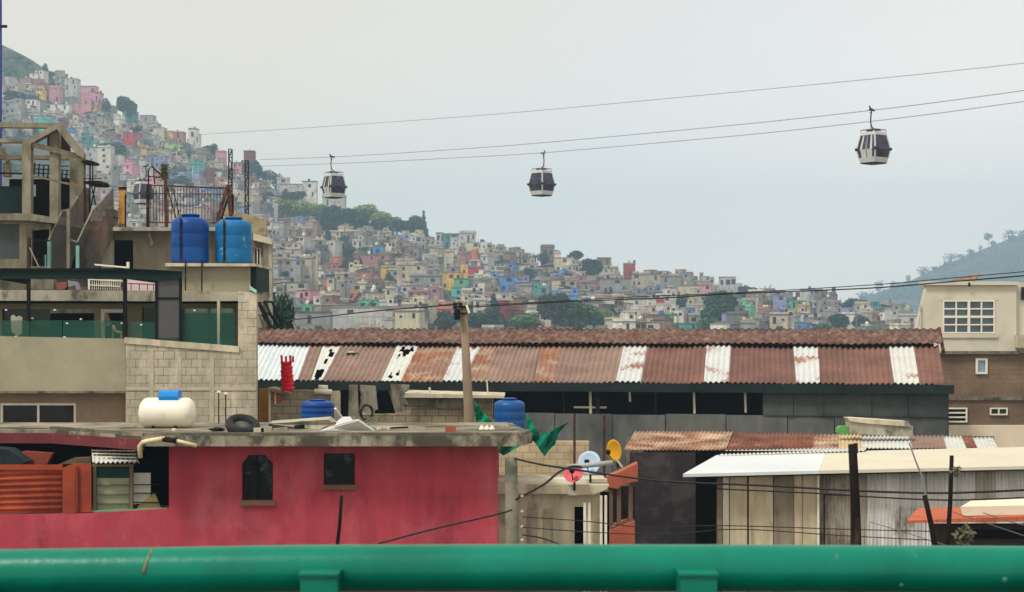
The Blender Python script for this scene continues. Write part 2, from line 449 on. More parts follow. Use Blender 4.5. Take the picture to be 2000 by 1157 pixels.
# ================================================================== HILLSIDE TREES
# px, top py, base py, width px, leaf colour, shape
TL = [
 (240,184,222,26,'dark','round','round dark tree standing against the sky beside the hillside ridge'),
 (256,190,222,24,'dark','round','smaller dark tree touching the round tree on the ridge'),
 (205,186,238,20,'dark','round','tall blue-green tree rising between the ridge houses and the pink house'),
 (88,124,152,9,'dark','cypress','thin dark cypress at the edge of the bare slope'),
 (98,138,156,20,'dark','round','low bush-like tree where the bare slope meets the first houses'),
 (30,176,204,44,'dark','round','dark tree above the long white house at the far left'),
 (60,182,208,30,'dark','round','dark tree left of the narrow yellow house wall'),
 (268,244,272,26,'dark','round','dark tree just above the red house on the upper slope'),
 (215,276,312,46,'dark','round','wide dark tree left of the turquoise house, above the apartment block'),
 (370,292,318,22,'dark','round','dark pointed tree in the middle of the slope above the railing'),
 (342,322,352,22,'dark','conifer','dark triangular conifer above the rusty railing'),
 (352,346,375,54,'dark','round','broad dark tree directly behind the rusty railing'),
 (418,278,298,16,'dark','round','small dark tree on the skyline left of the lattice masts'),
 (497,308,362,36,'dark','round','big dark tree on the skyline right of the lattice masts'),
 (515,326,364,30,'dark','round','dark tree stepping down the skyline beside the big dark one'),
 (538,334,362,22,'dark','round','small dark tree on the skyline left of the white apartment block'),
 (580,372,400,40,'dark','round','blue-green tree under the white apartment block'),
 (520,372,400,28,'dark','round','dark tree among houses left of the yellow-green trees'),
 (562,384,430,46,'light','round','green tree at the left end of the wood'),
 (590,388,438,52,'light','round','brightest yellow-green tree at the left of the wood'),
 (615,394,436,48,'light','round','yellow-green tree second in the wood'),
 (632,404,444,40,'mid','round','green tree right of the two yellow-green ones in the wood'),
 (655,394,462,54,'dark','round','tall dark tree under the leftmost cable cabin'),
 (640,418,458,44,'dark','round','dark tree low in front of the tall dark one'),
 (684,404,452,40,'dark','round','dark tree in the wood right of the cabin'),
 (716,394,440,54,'light','round','fresh green tree topping the middle of the wood'),
 (744,408,446,44,'light','round','pale green tree on the right of the wood'),
 (706,424,458,50,'dark','round','dark tree at the lower middle edge of the wood'),
 (742,428,460,44,'dark','round','dark tree at the lower right edge of the wood'),
 (768,420,456,36,'mid','round','mid green tree between pale and dark trees of the wood'),
 (786,426,464,40,'dark','round','dark tree near the right end of the wood'),
 (812,418,466,44,'dark','round','rounded dark tree at the right end of the wood'),
 (827,410,454,16,'dark','conifer','dark conifer spiking above the right end of the wood'),
 (672,458,482,24,'dark','round','dark tree hanging over the houses below the wood'),
 (640,448,480,10,'dark','cypress','single slim cypress below the wood'),
 (676,470,515,46,'dry','round','olive dry tree below the wood'),
 (688,500,540,36,'dry','round','greyish thin tree under the olive one'),
 (652,531,562,38,'dark','round','dark green tree beside the salmon house'),
 (760,530,556,22,'dark','conifer','small dark conifer shaped tree left of the long beige house'),
 (645,578,598,30,'dark','round','low dark green tree left of the mint green house'),
 (1060,492,512,22,'dark','round','round green tree beside the dark red ridge house'),
 (1156,502,548,46,'dark','round','dark tree on the ridge left of the tall brown house'),
 (1122,488,508,26,'dark','sparse','thin crowned tree on the ridge against the sky'),
 (1032,520,556,28,'dark','round','dark tree right of the blue house'),
 (1066,530,552,24,'mid','round','small green tree between houses right of the blue house'),
 (965,574,652,34,'dark','conifer','dark pointed conifer right of the concrete utility pole'),
 (925,604,655,60,'dark','round','dark tree just right of the utility pole top'),
 (868,604,655,44,'dark','round','dark tree just left of the utility pole top'),
 (1085,566,655,50,'dry','round','thin grey-green tree above the warehouse ridge'),
 (1130,582,655,84,'mid','round','large bright green tree above the warehouse ridge'),
 (1170,600,655,50,'mid','round','green tree at the right of the large bright one'),
 (1030,610,655,66,'mid','round','low spreading green tree left of the large bright one'),
 (1196,594,655,26,'dark','conifer','first dark conifer right of the green trees'),
 (1210,600,655,18,'dark','cypress','slim dark cypress left of the white house'),
 (1183,563,583,6,'dark','cypress','tiny cypress above the concrete houses'),
 (1193,560,583,6,'dark','cypress','second tiny cypress above the concrete houses'),
 (1325,574,612,7,'dark','cypress','leftmost slim cypress of the row right of the red wall'),
 (1334,576,612,7,'dark','cypress','second slim cypress of the row right of the red wall'),
 (1343,574,612,7,'dark','cypress','third slim cypress of the row right of the red wall'),
 (1352,578,612,7,'dark','cypress','rightmost slim cypress of the row right of the red wall'),
 (1406,562,655,70,'dark','round','tallest dark blue-green tree above the warehouse'),
 (1386,590,655,40,'dark','round','dark tree leaning on the left of the tallest one'),
 (1386,614,655,44,'mid','round','light green tree in front of the tallest dark one'),
 (1457,556,580,40,'dark','round','dark bushy tree on the ridge right of the tall grey house'),
 (1637,610,655,44,'dark','round','dark tree near the foot of the blue mountain'),
 (1664,580,622,52,'dark','round','broad tree at the right end of the ridge'),
 (1680,612,655,40,'dark','round','dark round tree right of the purple house'),
 (1706,612,650,12,'dark','conifer','dark conifer between houses below the mountain'),
 (1610,630,655,30,'mid','round','low green tree above the warehouse right end'),
]
rt_ = random.Random(77); TL2 = []
for i in range(95):
    px = rt_.uniform(60, 1780); t_ = rt_.uniform(.1, 1.0); bs = 705+(ridge_py(px)-705)*t_
    if bs < 250 and px > 330 or bs > 650: continue
    hh_ = rt_.uniform(10, 24); wq = hh_*rt_.uniform(.6, 1.2)
    if any(abs(px-a[0]) < 22 and abs(bs-a[2]) < 20 for a in TL+TL2): continue
    TL2.append((px, bs-hh_, bs, wq if hh_ > 15 else wq*.8, rt_.choice(['dark', 'dark', 'mid', 'dry']), rt_.choice(['round', 'round', 'round', 'conifer']), None))
TREC = []
BAREL = []
for i, (px, tp, bs, wp, kd, sh, lb) in enumerate(TL+TL2):
    bs = min(bs, 668)
    if bs < ridge_py(px)+2:
        bs = ridge_py(px)+2
    n = 2600 if wp*(bs-tp) > 1200 else (1500 if wp > 24 else 800)
    o = put_tree(px, tp, bs, wp, kd, sh, lb, 'trees on the hillside', seed=i % 4, n=n, lsz=.06 if wp > 24 else .075)
    if lb is None: BAREL.append(dict(o=o, x0=px, y=bs, kd=kd))
    TREC.append((px-wp*.4, tp+4, px+wp*.4, bs-2, o.location.y))

# ================================================================== HILLSIDE HOUSES
HC = {
 'grey': lin(154, 152, 148), 'pale grey': lin(190, 189, 184), 'dark grey': lin(112, 112, 114), 'beige': lin(190, 178, 160),
 'brown': lin(140, 116, 98), 'off-white': lin(224, 220, 208), 'cream': lin(214, 205, 176), 'pink': lin(216, 150, 166), 'dull pink': lin(168, 118, 118),
 'salmon': lin(216, 128, 100), 'yellow': lin(226, 186, 92), 'sky blue': lin(96, 146, 208), 'turquoise': lin(88, 186, 182), 'mint green': lin(104, 190, 148),
 'purple': lin(112, 70, 120), 'red': lin(186, 48, 62), 'dark red': lin(132, 50, 52), 'lime green': lin(170, 206, 128), 'lilac': lin(150, 150, 196), 'teal': lin(58, 140, 146)}
HMAT = {}
for k_, c_ in HC.items():
    dirty = tuple(x*.6 for x in c_[:3])+(1,)
    HMAT[k_] = [mat('wall_'+k_.replace(' ', '_').replace('-', '_')+s, tuple(x*f for x in c_[:3])+(1,), var=.14, scale=.5, col2=dirty, amt=.6, scale2=.35, streak=.5, soft=.08, bump=0) for s, f in (('', 1.), ('_b', .86))]
ROOFS = [mat('roof_slab', lin(150, 144, 130), var=.25, scale=.6, bump=0), mat('roof_slab_dark', lin(96, 92, 86), var=.3, scale=.6, bump=0), mat('roof_slab_red', lin(142, 84, 72), var=.3, scale=.8, bump=0)]
WIN = [mat('far_window', lin(42, 46, 54), rough=.4, var=.5, scale=.4, bump=0), mat('far_window_pale', lin(78, 84, 92), rough=.4, var=.4, scale=.4, bump=0)]
WB = MB(); WB.box(-.5, -.06, 0, .5, .05, 1)
_w = WB.build('window', WIN[0], None, Vector((0, 0, 0))); WMESH = [_w.data]
_m2 = _w.data.copy(); _m2.materials[0] = WIN[1]; WMESH.append(_m2); bpy.data.objects.remove(_w)

def house_shapes(w_, d_, ns, r, kind):
    """wall MB, roof MB, windows [(x, y, z, w, h)], top height; front face at y=0"""
    sh = 2.7; H = ns*sh; wb, rb = MB(), MB(); wins = []
    wb.box(-w_/2, 0, -5, w_/2, d_, H-.02)
    # bare slab edges between the storeys, standing a little proud
    for s_ in range(1, ns):
        if r.random() < .6: wb.box(-w_/2-.06, -.08, s_*sh-.1, w_/2+.06, d_+.06, s_*sh+.1)
    rb.box(-w_/2-.18, -.25, H, w_/2+.18, d_+.18, H+.2)
    top = H+.2
    if kind == 'room':
        rw = w_*r.uniform(.35, .6); x0 = r.choice([-w_/2, w_/2-rw]); y0 = r.uniform(.5, 1.5)
        wb.box(x0, y0, H+.2, x0+rw, d_*.8, H+2.5); wb.box(x0-.15, y0-.2, H+2.5, x0+rw+.15, d_*.8+.15, H+2.65)
        top = H+2.65; wins.append((x0+rw/2, y0, H+.9, .9, .9))
    if kind in ('parapet', 'room', 'rebar'):
        wb.box(-w_/2, 0, H+.2, w_/2, .14, H+.8); wb.box(-w_/2, .14, H+.2, -w_/2+.14, d_, H+.8); wb.box(w_/2-.14, .14, H+.2, w_/2, d_, H+.8)
    if kind == 'rebar':
        for x in (-w_/2+.2, 0, w_/2-.2):
            for y in (.2, d_-.2):
                rb.box(x-.09, y-.09, H+.2, x+.09, y+.09, H+r.uniform(1.2, 2.2))
    if kind == 'sheet':
        a, b = (H+.15, H+1.2) if r.random() < .5 else (H+1.2, H+.15)
        rb.hexa([(-w_/2-.4, -.8, a), (w_/2+.4, -.8, b), (w_/2+.4, d_, b), (-w_/2-.4, d_, a), (-w_/2-.4, -.8, a+.12), (w_/2+.4, -.8, b+.12), (w_/2+.4, d_, b+.12), (-w_/2-.4, d_, a+.12)])
    if kind == 'balcony' and ns > 1:
        rb.box(-w_/2, -1.1, sh-.1, w_*.2, -.09, sh+.08); wb.box(-w_/2, -1.1, sh+.08, w_*.2, -1.0, sh+.9)
    if r.random() < .55:      # a lower or higher annex against one flank
        aw = w_*r.uniform(.3, .6); sd = r.choice([-1, 1]); ah = max(2.2, H+r.choice([-2.7, -1.6, -1.2, 1.5])); ax0 = w_/2*sd-(.1 if sd > 0 else -.1)
        xa, xb = sorted((ax0, ax0+sd*aw)); ya = r.uniform(-1.2, 1.5)
        wb.box(xa, ya, -5, xb, d_*.9, ah); wb.box(xa-.1, ya-.12, ah, xb+.1, d_*.9+.1, ah+.16)
        wins.append(((xa+xb)/2, ya, ah-1.7, min(1.1, aw*.5), 1.0))
        if r.random() < .5: wb.box(xa, ya, ah+.16, xb, ya+.12, ah+.9)
    if r.random() < .25:      # outside stair
        wb.hexa([(-w_*.4, -.9, 0), (-w_*.4+.9, -.9, 0), (-w_*.4+.9, 0, 0), (-w_*.4, 0, 0), (w_*.1, -.9, 2.6), (w_*.1+.9, -.9, 2.6), (w_*.1+.9, 0, 2.6), (w_*.1, 0, 2.6)])
    for s_ in range(ns):
        n_ = r.choice([1, 2, 2, 3]) if w_ > 6 else r.choice([0, 1, 2])
        for k in range(n_):
            ww, hh = r.choice([(1.2, 1.2), (1.6, 1.1), (.8, 1.3), (2.0, 1.3), (.7, .6), (1.0, 2.0)])
            if r.random() < .15: continue
            wins.append(((k+.5)/n_*w_-w_/2+r.uniform(-.3, .3), 0, s_*sh+(.1 if hh > 1.9 else .9)+r.uniform(-.1, .15), min(ww, w_*.4), hh))
    return wb, rb, wins, top

def cells(x0, y0, x1, y1): return [(i, j) for i in range(int(x0//3), int(x1//3)+1) for j in range(int(y0//3), int(y1//3)+1)]
FG = [(-9e9, 232), (0, 240), (110, 244), (165, 310), (166, 400), (220, 445), (330, 445), (331, 420), (492, 420), (530, 470), (531, 645), (1797, 645), (1798, 300), (9e9, 300)]
def fg(px): return interp(FG, px)
HL = []   # px centre, base py, w m, ns, depth, rz, colour, kind, hero label
def add_house(x0, y0, x1, y1, col, ns=None, lb=None, kind='plain', rz=0.):
    pxc = (x0+x1)/2; base = y1+2
    base = max(base, ridge_py(pxc)+1)
    loc, t = terr(pxc, base)
    wm = (x1-x0)*loc.y/F; hm_ = (base-y0)*loc.y/F
    n = ns or max(1, round(hm_/2.8))
    HL.append(dict(x0=x0, x1=x1, y0=y0, y1=base, loc=loc, w=wm, H=hm_, ns=n, col=col, lb=lb, kind=kind, rz=rz, d=7., hero=True))
HERO = [(72,172,83,198,'yellow',3),(96,172,116,202,'pink',2),(126,154,150,196,'pale grey',4),(152,169,187,193,'pink',2),(185,183,198,196,'pink',1),(0,184,40,202,'off-white',1),
(50,195,70,216,'off-white',2),(86,204,134,224,'off-white',2),(118,202,158,218,'pink',1),(0,200,28,234,'grey',3),(178,206,188,227,'yellow',2),(243,218,263,242,'teal',2),(272,226,298,246,'grey',2),
(286,250,320,272,'cream',2),(240,260,273,284,'red',2),(190,288,216,342,'off-white',5),(165,288,190,336,'pale grey',5),(216,303,235,342,'off-white',4),(231,295,245,312,'turquoise',2),(273,290,286,304,'yellow',1),
(328,282,352,297,'lime green',1),(325,300,334,320,'pink',2),(335,296,354,318,'beige',2),(421,297,440,312,'pink',2),(455,318,472,336,'pink',2),(476,296,496,314,'dark red',2),(477,312,492,334,'salmon',2),
(400,332,418,360,'dark red',2),(418,336,432,362,'off-white',2),(368,252,383,274,'off-white',2),(292,305,322,327,'lilac',2),(338,258,358,276,'dull pink',2),
(590,355,618,388,'off-white',3),(545,360,590,390,'pale grey',3),(629,385,673,412,'pale grey',2),(600,470,632,500,'beige',2),(586,505,609,562,'beige',4),(566,508,587,560,'grey',4),(648,502,661,530,'salmon',2),(560,552,598,598,'beige',3),(607,517,618,533,'pink',2),
(699,586,739,604,'mint green',1),(738,584,759,606,'cream',2),(635,571,656,588,'cream',1),(683,573,701,586,'salmon',1),(728,481,749,500,'sky blue',1),(748,474,765,494,'off-white',2),(775,518,832,560,'beige',3),(762,460,776,496,'beige',3),
(776,464,790,488,'lilac',2),(860,532,900,565,'yellow',2),(886,545,914,572,'mint green',2),(882,562,910,578,'turquoise',1),(796,570,838,596,'dull pink',2),(835,566,861,588,'off-white',1),(867,492,886,532,'beige',4),
(690,498,760,524,'dull pink',2),(912,522,952,540,'red',1),(973,540,1012,584,'sky blue',3),(1050,562,1071,576,'turquoise',1),(1085,504,1120,530,'cream',2),(1058,484,1083,512,'brown',2),(853,456,866,476,'cream',1),(866,457,896,474,'teal',2),
(898,456,930,478,'pale grey',2),(908,474,950,498,'cream',2),(1166,504,1193,540,'brown',3),(1222,516,1241,534,'red',1),(1230,584,1282,614,'off-white',2),(1281,586,1297,616,'red',2),(1325,558,1379,584,'cream',2),
(1405,542,1437,572,'pale grey',2),(1547,588,1575,616,'mint green',2),(1557,577,1583,592,'dark red',1),(1594,602,1621,620,'purple',1),(1488,604,1501,620,'salmon',1),(1515,577,1536,616,'lilac',3),
(1553,630,1586,650,'sky blue',1),(1325,632,1366,650,'turquoise',1),(1598,582,1624,606,'brown',2),(645,600,800,652,'pale grey',3),(560,610,645,655,'grey',2),(800,540,860,568,'grey',2),(1175,545,1235,580,'grey',3),(1235,536,1290,570,'beige',3),(1290,540,1330,572,'grey',3)]
rh = random.Random(11)
for hx in HERO:
    add_house(*hx[:5], ns=hx[5], kind=rh.choice(['plain', 'parapet', 'plain']), rz=rh.uniform(-.12, .12))
heroes = list(HL)
COLS = ['grey']*24+['pale grey']*22+['beige']*20+['dark grey']*10+['brown']*7+['off-white']*12+['cream']*7+['dull pink']*4+['pink']+['salmon', 'yellow', 'sky blue', 'turquoise', 'mint green', 'lilac', 'lilac', 'teal', 'dark red', 'dark grey']
py = 690.
row = 0
cand = []
t_ = 1.0
rowsT = [1-.0138*i for i in range(69)]
for t_ in rowsT:
    px = -30+rh.uniform(0, 20)
    while px < 1800:
        rp_ = ridge_py(px); base = 705+(rp_-705)*t_+rh.uniform(-5, 5)
        base = max(base, rp_+2)
        loc, t2 = terr(px, base)
        wm = rh.choice([rh.uniform(2.8, 4.8), rh.uniform(3.6, 6.5), rh.uniform(4.5, 7.5)]); wp = wm*F/loc.y
        ns = rh.choice([1, 1, 2, 2, 2, 3]); H = ns*2.7*rh.uniform(.95, 1.1)
        step = wp*rh.uniform(.78, 1.15)
        pc = px+wp/2; px += step
        if base > 672 or pc < -20: continue
        if pc < 125 and base < ridge_py(pc)+ (70 if pc < 60 else 45): continue      # bare slope
        top = base-H*F/loc.y
        if top > fg(pc)-3: continue
        rc = (pc-wp/2, top, pc+wp/2, base)
        bad = False
        for h_ in heroes:
            ox = min(rc[2], h_['x1'])-max(rc[0], h_['x0']); oy = min(rc[3], h_['y1']-2)-max(rc[1]-4, h_['y0'])
            if ox > 2 and oy > 2:
                if loc.y < h_['loc'].y+3: bad = bad or oy > .2*(h_['y1']-h_['y0']) and ox*oy > .1*(h_['x1']-h_['x0'])*(h_['y1']-h_['y0'])
                elif abs(loc.y-h_['loc'].y) < 3: bad = True
        for (a, b, c, d, y) in TREC:
            ox = min(rc[2], c)-max(rc[0], a); oy = min(rc[3], d)-max(rc[1], b)
            if ox > 0 and oy > 0 and loc.y < y+4 and (ox*oy > .16*(c-a)*(d-b) or (oy > .25*(d-b) and c-a > 30 and ox > .2*wp)): bad = True
            if ox > 0 and abs(loc.y-y) < 3.5 and ox > .5*wp: bad = True
        if bad: continue
        cand.append(dict(x0=rc[0], x1=rc[2], y0=top, y1=base, loc=loc, w=wm, H=H, ns=ns, col=rh.choice(COLS), lb=None,
                         kind=rh.choice(['plain', 'room', 'room', 'parapet', 'rebar', 'rebar', 'sheet', 'balcony']), rz=rh.uniform(-.5, .5), d=rh.uniform(5.5, 8.5), hero=False))
HL += cand
# visibility, back to front
HL.sort(key=lambda h: -h['loc'].y)
grid = {}
for i, h_ in enumerate(HL):
    for c in cells(h_['x0'], h_['y0'], h_['x1'], h_['y1']):
        if c[1]*3 < fg(c[0]*3) and 0 <= c[0]*3 < 2000: grid[c] = i
for (a, b, c, d, y) in TREC:
    for q in cells(a, b, c, d):
        if q in grid and HL[grid[q]]['loc'].y > y: grid[q] = -1
for h_ in HL: h_['vis'] = 0
for c, i in grid.items():
    if i >= 0: HL[i]['vis'] += 1
vis = sorted([h_ for h_ in HL if h_['vis'] > 2], key=lambda h: -h['vis']-(1000 if h['hero'] else 0))
HSTAT = ('houses visible', len(vis), 'all', len(HL))
indiv, rest = vis[:299], vis[299:]
NUM = ['', 'first', 'second', 'third', 'fourth', 'fifth', 'sixth', 'seventh', 'eighth', 'ninth', 'tenth', 'eleventh', 'twelfth']
def zone(px, py):
    r_ = ridge_py(px); t = (705-py)/(705-r_)
    ZX = [(130, 'above the concrete frame'), (250, 'left of the round ridge tree'), (400, 'above the rusty railing'), (520, 'near the lattice masts'), (600, 'left of the wood'), (680, 'under the leftmost cabin'), (770, 'right below the wood'), (860, 'left of the yellow house'), (960, 'near the utility pole'), (1040, 'around the blue house'), (1150, 'under the middle cabin'), (1250, 'by the red-sided house'), (1350, 'by the slim cypress row'), (1450, 'near the tallest tree'), (1560, 'past the tallest tree'), (1700, 'near the purple house'), (9999, 'at the mountain foot')]
    z = next(b for a, b in ZX if px < a)
    q = 'on the ridge' if t > .84 else 'high up' if t > .62 else 'halfway up' if t > .36 else 'low down'
    return q+' '+z
STW = {1: 'one-storey', 2: 'two-storey', 3: 'three-storey', 4: 'four-storey', 5: 'five-storey'}
FW = {'plain': 'flat-roofed house', 'room': 'house with penthouse', 'parapet': 'house with parapet', 'rebar': 'unfinished house', 'sheet': 'sheet-roofed house', 'balcony': 'house with flat roof'}
def ranked(items, key, fmt):
    d = {}
    for it in items: d.setdefault(key(it), []).append(it)
    for k, l in d.items():
        l.sort(key=lambda t: t['x0'])
        for i, it in enumerate(l):
            it['lb'] = fmt(k) if len(l) == 1 else fmt(k)+', '+(('left one' if i == 0 else 'right one') if len(l) == 2 else (NUM[i+1]+' from left'))
ranked(indiv, lambda h: (h['col'], STW[min(5, h['ns'])], FW[h['kind']], zone((h['x0']+h['x1'])/2, h['y1'])), lambda k: '%s %s %s %s' % k)
tanks = []
def make_house(h_):
    r = random.Random(int(h_['x0']*7+h_['y1']*13))
    wb, rb, wins, top = house_shapes(h_['w'], h_['d'], h_['ns'], r, h_['kind'])
    sc = h_['H']/(h_['ns']*2.7)
    return wb, rb, wins, top, sc, r
for h_ in indiv:
    wb, rb, wins, top, sc, r = make_house(h_)
    o = thing('hillside_house', h_['lb'], 'house', h_['loc'], 'houses on the hillside')
    z0 = Vector((0, 0, 0)); WO['_'] = z0
    a = wb.build('wall', r.choice(HMAT[h_['col']]), None, z0); b = rb.build('roof', ROOFS[0 if r.random() < .6 else r.choice([1, 1, 2])], None, z0)
    for x in (a, b): x.parent = o; x.location = (0, 0, 0)
    wm_ = r.choice([0, 0, 0, 1])
    if h_['vis'] > 12:
        for (x, y, z, ww, hh) in wins:
            q = bpy.data.objects.new('window', WMESH[wm_]); COL.objects.link(q); q.parent = o; q.location = (x, y, z); q.scale = (ww, 1, hh)
    o.scale = (1, 1, sc); o.rotation_euler[2] = h_['rz']
    if r.random() < .6:
        k = r.choice([1, 1, 2])
        for q in range(k):
            lx = r.uniform(-.3, .3)*h_['w']+q*1.4; ly = r.uniform(2, 4)
            if h_['kind'] == 'sheet': continue
            zt = (h_['ns']*2.7+.2)*sc
            if h_['kind'] == 'room': zt = zt  # beside or on the room
            m = Matrix.Rotation(h_['rz'], 3, 'Z') @ Vector((lx, ly, 0))
            p = h_['loc']+m+Vector((0, 0, zt))
            pxx = CX+p.x*F/p.y; pyy = HY-(p.z+.6-ZC)*F/p.y
            if pyy < fg(pxx)-4 and 0 < pxx < 1795 and h_['kind'] != 'room': tanks.append(dict(p=p, x0=pxx, y=pyy, c=r.choice(['black', 'black', 'pale', 'pale', 'beige', 'blue'])))
# small trees without a label yet
for o in BAREL: o['k'] = 0
ranked(BAREL, lambda t: (t['kd'], zone(t['x0'], t['y'])), lambda k: 'small %s tree %s' % ({'dark': 'dark green', 'mid': 'fresh green', 'dry': 'dry olive'}[k[0]], k[1].replace('the ', '')))
for t in BAREL: t['o']['label'] = t['lb']
# tanks on far roofs
TMAT = {'black': mat('tank_black', lin(34, 34, 40), rough=.5, bump=0), 'pale': mat('tank_pale', lin(214, 208, 190), rough=.5, var=.08, bump=0), 'beige': mat('tank_beige', lin(200, 170, 120), rough=.5, bump=0), 'blue': mat('tank_blue_far', lin(50, 90, 170), rough=.5, bump=0)}
tp = MB(); tp.lathe([(.5, -.02), (.55, .1), (.55, .95), (.5, 1.1), (.2, 1.25), (.2, 1.35)], (0, 0, 0), 10)
tmesh = {}
for c in TMAT:
    o = tp.build('tank', TMAT[c], None, Vector((0, 0, 0))); tmesh[c] = o.data; bpy.data.objects.remove(o)
ranked(tanks, lambda t: (t['c'], zone(t['x0'], t['y']+6)), lambda k: '%s water tank on roof %s' % (k[0], k[1].replace('the ', '')))
for t in tanks:
    o = bpy.data.objects.new('rooftop_water_tank', tmesh[t['c']]); COL.objects.link(o); o.location = t['p']
    s_ = 1.15; o.scale = (s_, s_, s_); tag(o, t['lb'], 'water tank', 'water tanks on the hillside roofs')

# the many houses beyond the 299 largest, as one mass
if rest:
    cm = MB(); mats = []; idx = {}
    def mi(m):
        if m.name not in idx: idx[m.name] = len(mats); mats.append(m)
        return idx[m.name]
    for h_ in rest:
        wb, rb, wins, top, sc, r = make_house(h_)
        M_ = Matrix.Translation(h_['loc']) @ Matrix.Rotation(h_['rz'], 4, 'Z') @ Matrix.Diagonal((1, 1, sc, 1))
        for src, m in ((wb, r.choice(HMAT[h_['col']])), (rb, ROOFS[r.choice([0, 0, 1, 2])])):
            cm.mi = mi(m); cm.add([M_ @ v for v in src.v], src.f)
        cm.mi = mi(WIN[0])
        for (x, y, z, ww, hh) in wins:
            q = MB(); q.box(x-ww/2, y-.06, z, x+ww/2, y+.05, z+hh); cm.add([M_ @ v for v in q.v], q.f)
    tag(cm.build('distant_houses', mats), 'small pale houses crowding the gaps across the far hillside', 'houses', kind='stuff')

# ------------------------------------------------------------------ trees on the mountain ridge
for i, (px, tp_, bs, wp, lb) in enumerate([(1930, 455, 482, 14, 'lone round-crowned tree standing clear on the mountain ridge'), (1972, 446, 470, 20, 'bushy tree on the mountain ridge near the right edge'), (1915, 474, 488, 5, 'tiny sapling left of the lone ridge tree'),
    (1858, 492, 512, 15, 'round tree halfway down the mountain ridge'), (1898, 484, 500, 12, 'dark tree above the pinkish slope'), (1880, 494, 506, 10, 'low tree left of the pinkish slope top'), (1804, 518, 536, 13, 'feathery tree on the lower mountain ridge'), (1716, 544, 568, 14, 'thin-crowned tree low on the mountain ridge'),
    (1744, 546, 562, 12, 'flat tree on the lower ridge beside the cable crossing'), (1774, 535, 550, 8, 'small tree on the ridge left of the feathery one'), (1995, 448, 465, 14, 'tree cut by the right edge of the picture'), (1690, 565, 584, 22, 'leafy tree at the very foot of the mountain ridge')]):
    Y = 2560; bs = interp(MS, px)+(3 if i == 0 else 9); wp *= (1 if i == 0 else 1.5)
    put_tree(px, tp_, bs, wp, 'dark', 'sparse' if i == 0 else 'round', lb, 'trees on the mountain ridge', seed=i % 3, loc=W(px, bs, Y), n=260, lsz=.08)
x_ = lambda px, Y: W(px, 0, Y).x
def skb(q, px0, px1, Ya, Yb_, z0, z1):  # side walls run along camera sight lines so they drop out of view
    'box whose side walls follow sight lines from the camera'
    P = [(x_(px0, Ya), Ya), (x_(px1, Ya), Ya), (x_(px1, Yb_)-.02, Yb_), (x_(px0, Yb_)+.02, Yb_)]
    return q.hexa([(x, y, z0) for x, y in P]+[(x, y, z1) for x, y in P])
# ================================================================== WAREHOUSE
WA = math.atan(.162)
we = Vector((math.cos(WA), -math.sin(WA), 0)); wn = Vector((math.sin(WA), math.cos(WA), 0))
w0 = W(503, 740, 60.5); w0.z = 0
def wp(s, d, z): return w0+we*s+wn*d+Vector((0, 0, z))
def wh(px, py, d=0.):
    """pixel -> (s, z) on the plane parallel to the long wall, d metres behind the eave"""
    o = w0+wn*d; k = (px-CX)/F
    # (o + we s).x = k (o + we s).y
    s = (k*o.y-o.x)/(we.x-k*we.y); Y = o.y+we.y*s
    return s, ZC-(py-HY)*Y/F
RUST = mat('rusty_corrugated', lin(140, 116, 104), var=.16, scale=1.2, col2=lin(112, 90, 80), amt=.55, scale2=.5, soft=.15, fine=.14, bump=.2)
RUST2 = mat('rusty_peeling', lin(138, 104, 88), var=.2, scale=1.2, col2=lin(160, 142, 122), amt=.57, scale2=1.4, soft=.07, fine=.15, col3=lin(142, 86, 58), amt3=.55, scale3=.8)
RIDGE = mat('rusty_ridge', lin(88, 58, 52), var=.2, scale=1.5, col2=lin(136, 118, 102), amt=.6, scale2=4, soft=.16, fine=.15)
FIBR = mat('white_sheet', lin(192, 194, 188), var=.08, scale=2, col2=lin(150, 118, 96), amt=.66, scale2=.9, soft=.06, fine=.06)
FIBR2 = mat('white_sheet_rusting', lin(192, 195, 194), var=.08, scale=2, col2=lin(146, 108, 90), amt=.56, scale2=1.0, soft=.05, fine=.08)
FIBB = mat('pale_blue_sheet', lin(196, 204, 206), var=.1, scale=2, fine=.06)
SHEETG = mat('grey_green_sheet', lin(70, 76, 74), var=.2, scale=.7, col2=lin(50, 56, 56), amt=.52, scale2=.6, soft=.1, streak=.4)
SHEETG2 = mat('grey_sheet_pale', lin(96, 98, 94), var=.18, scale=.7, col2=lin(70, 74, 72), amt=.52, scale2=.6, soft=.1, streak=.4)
RUSTR = mat('brown_corrugated', lin(124, 88, 78), var=.16, scale=1.2, col2=lin(98, 70, 62), amt=.52, scale2=.5, soft=.15, fine=.14, bump=.2, streak=.2)
wt = thing('warehouse', 'long low warehouse with rusty corrugated roof and white sheet strips', 'warehouse', wp(13, 4, 0))
sR = wh(1853, 750)[0]; zE = wh(1200, 744)[1]; zR = wh(1200, 676, 4.2)[1]; zC1 = wh(1200, 668, 4.0)[1]; DR = 4.2
sL = -9.
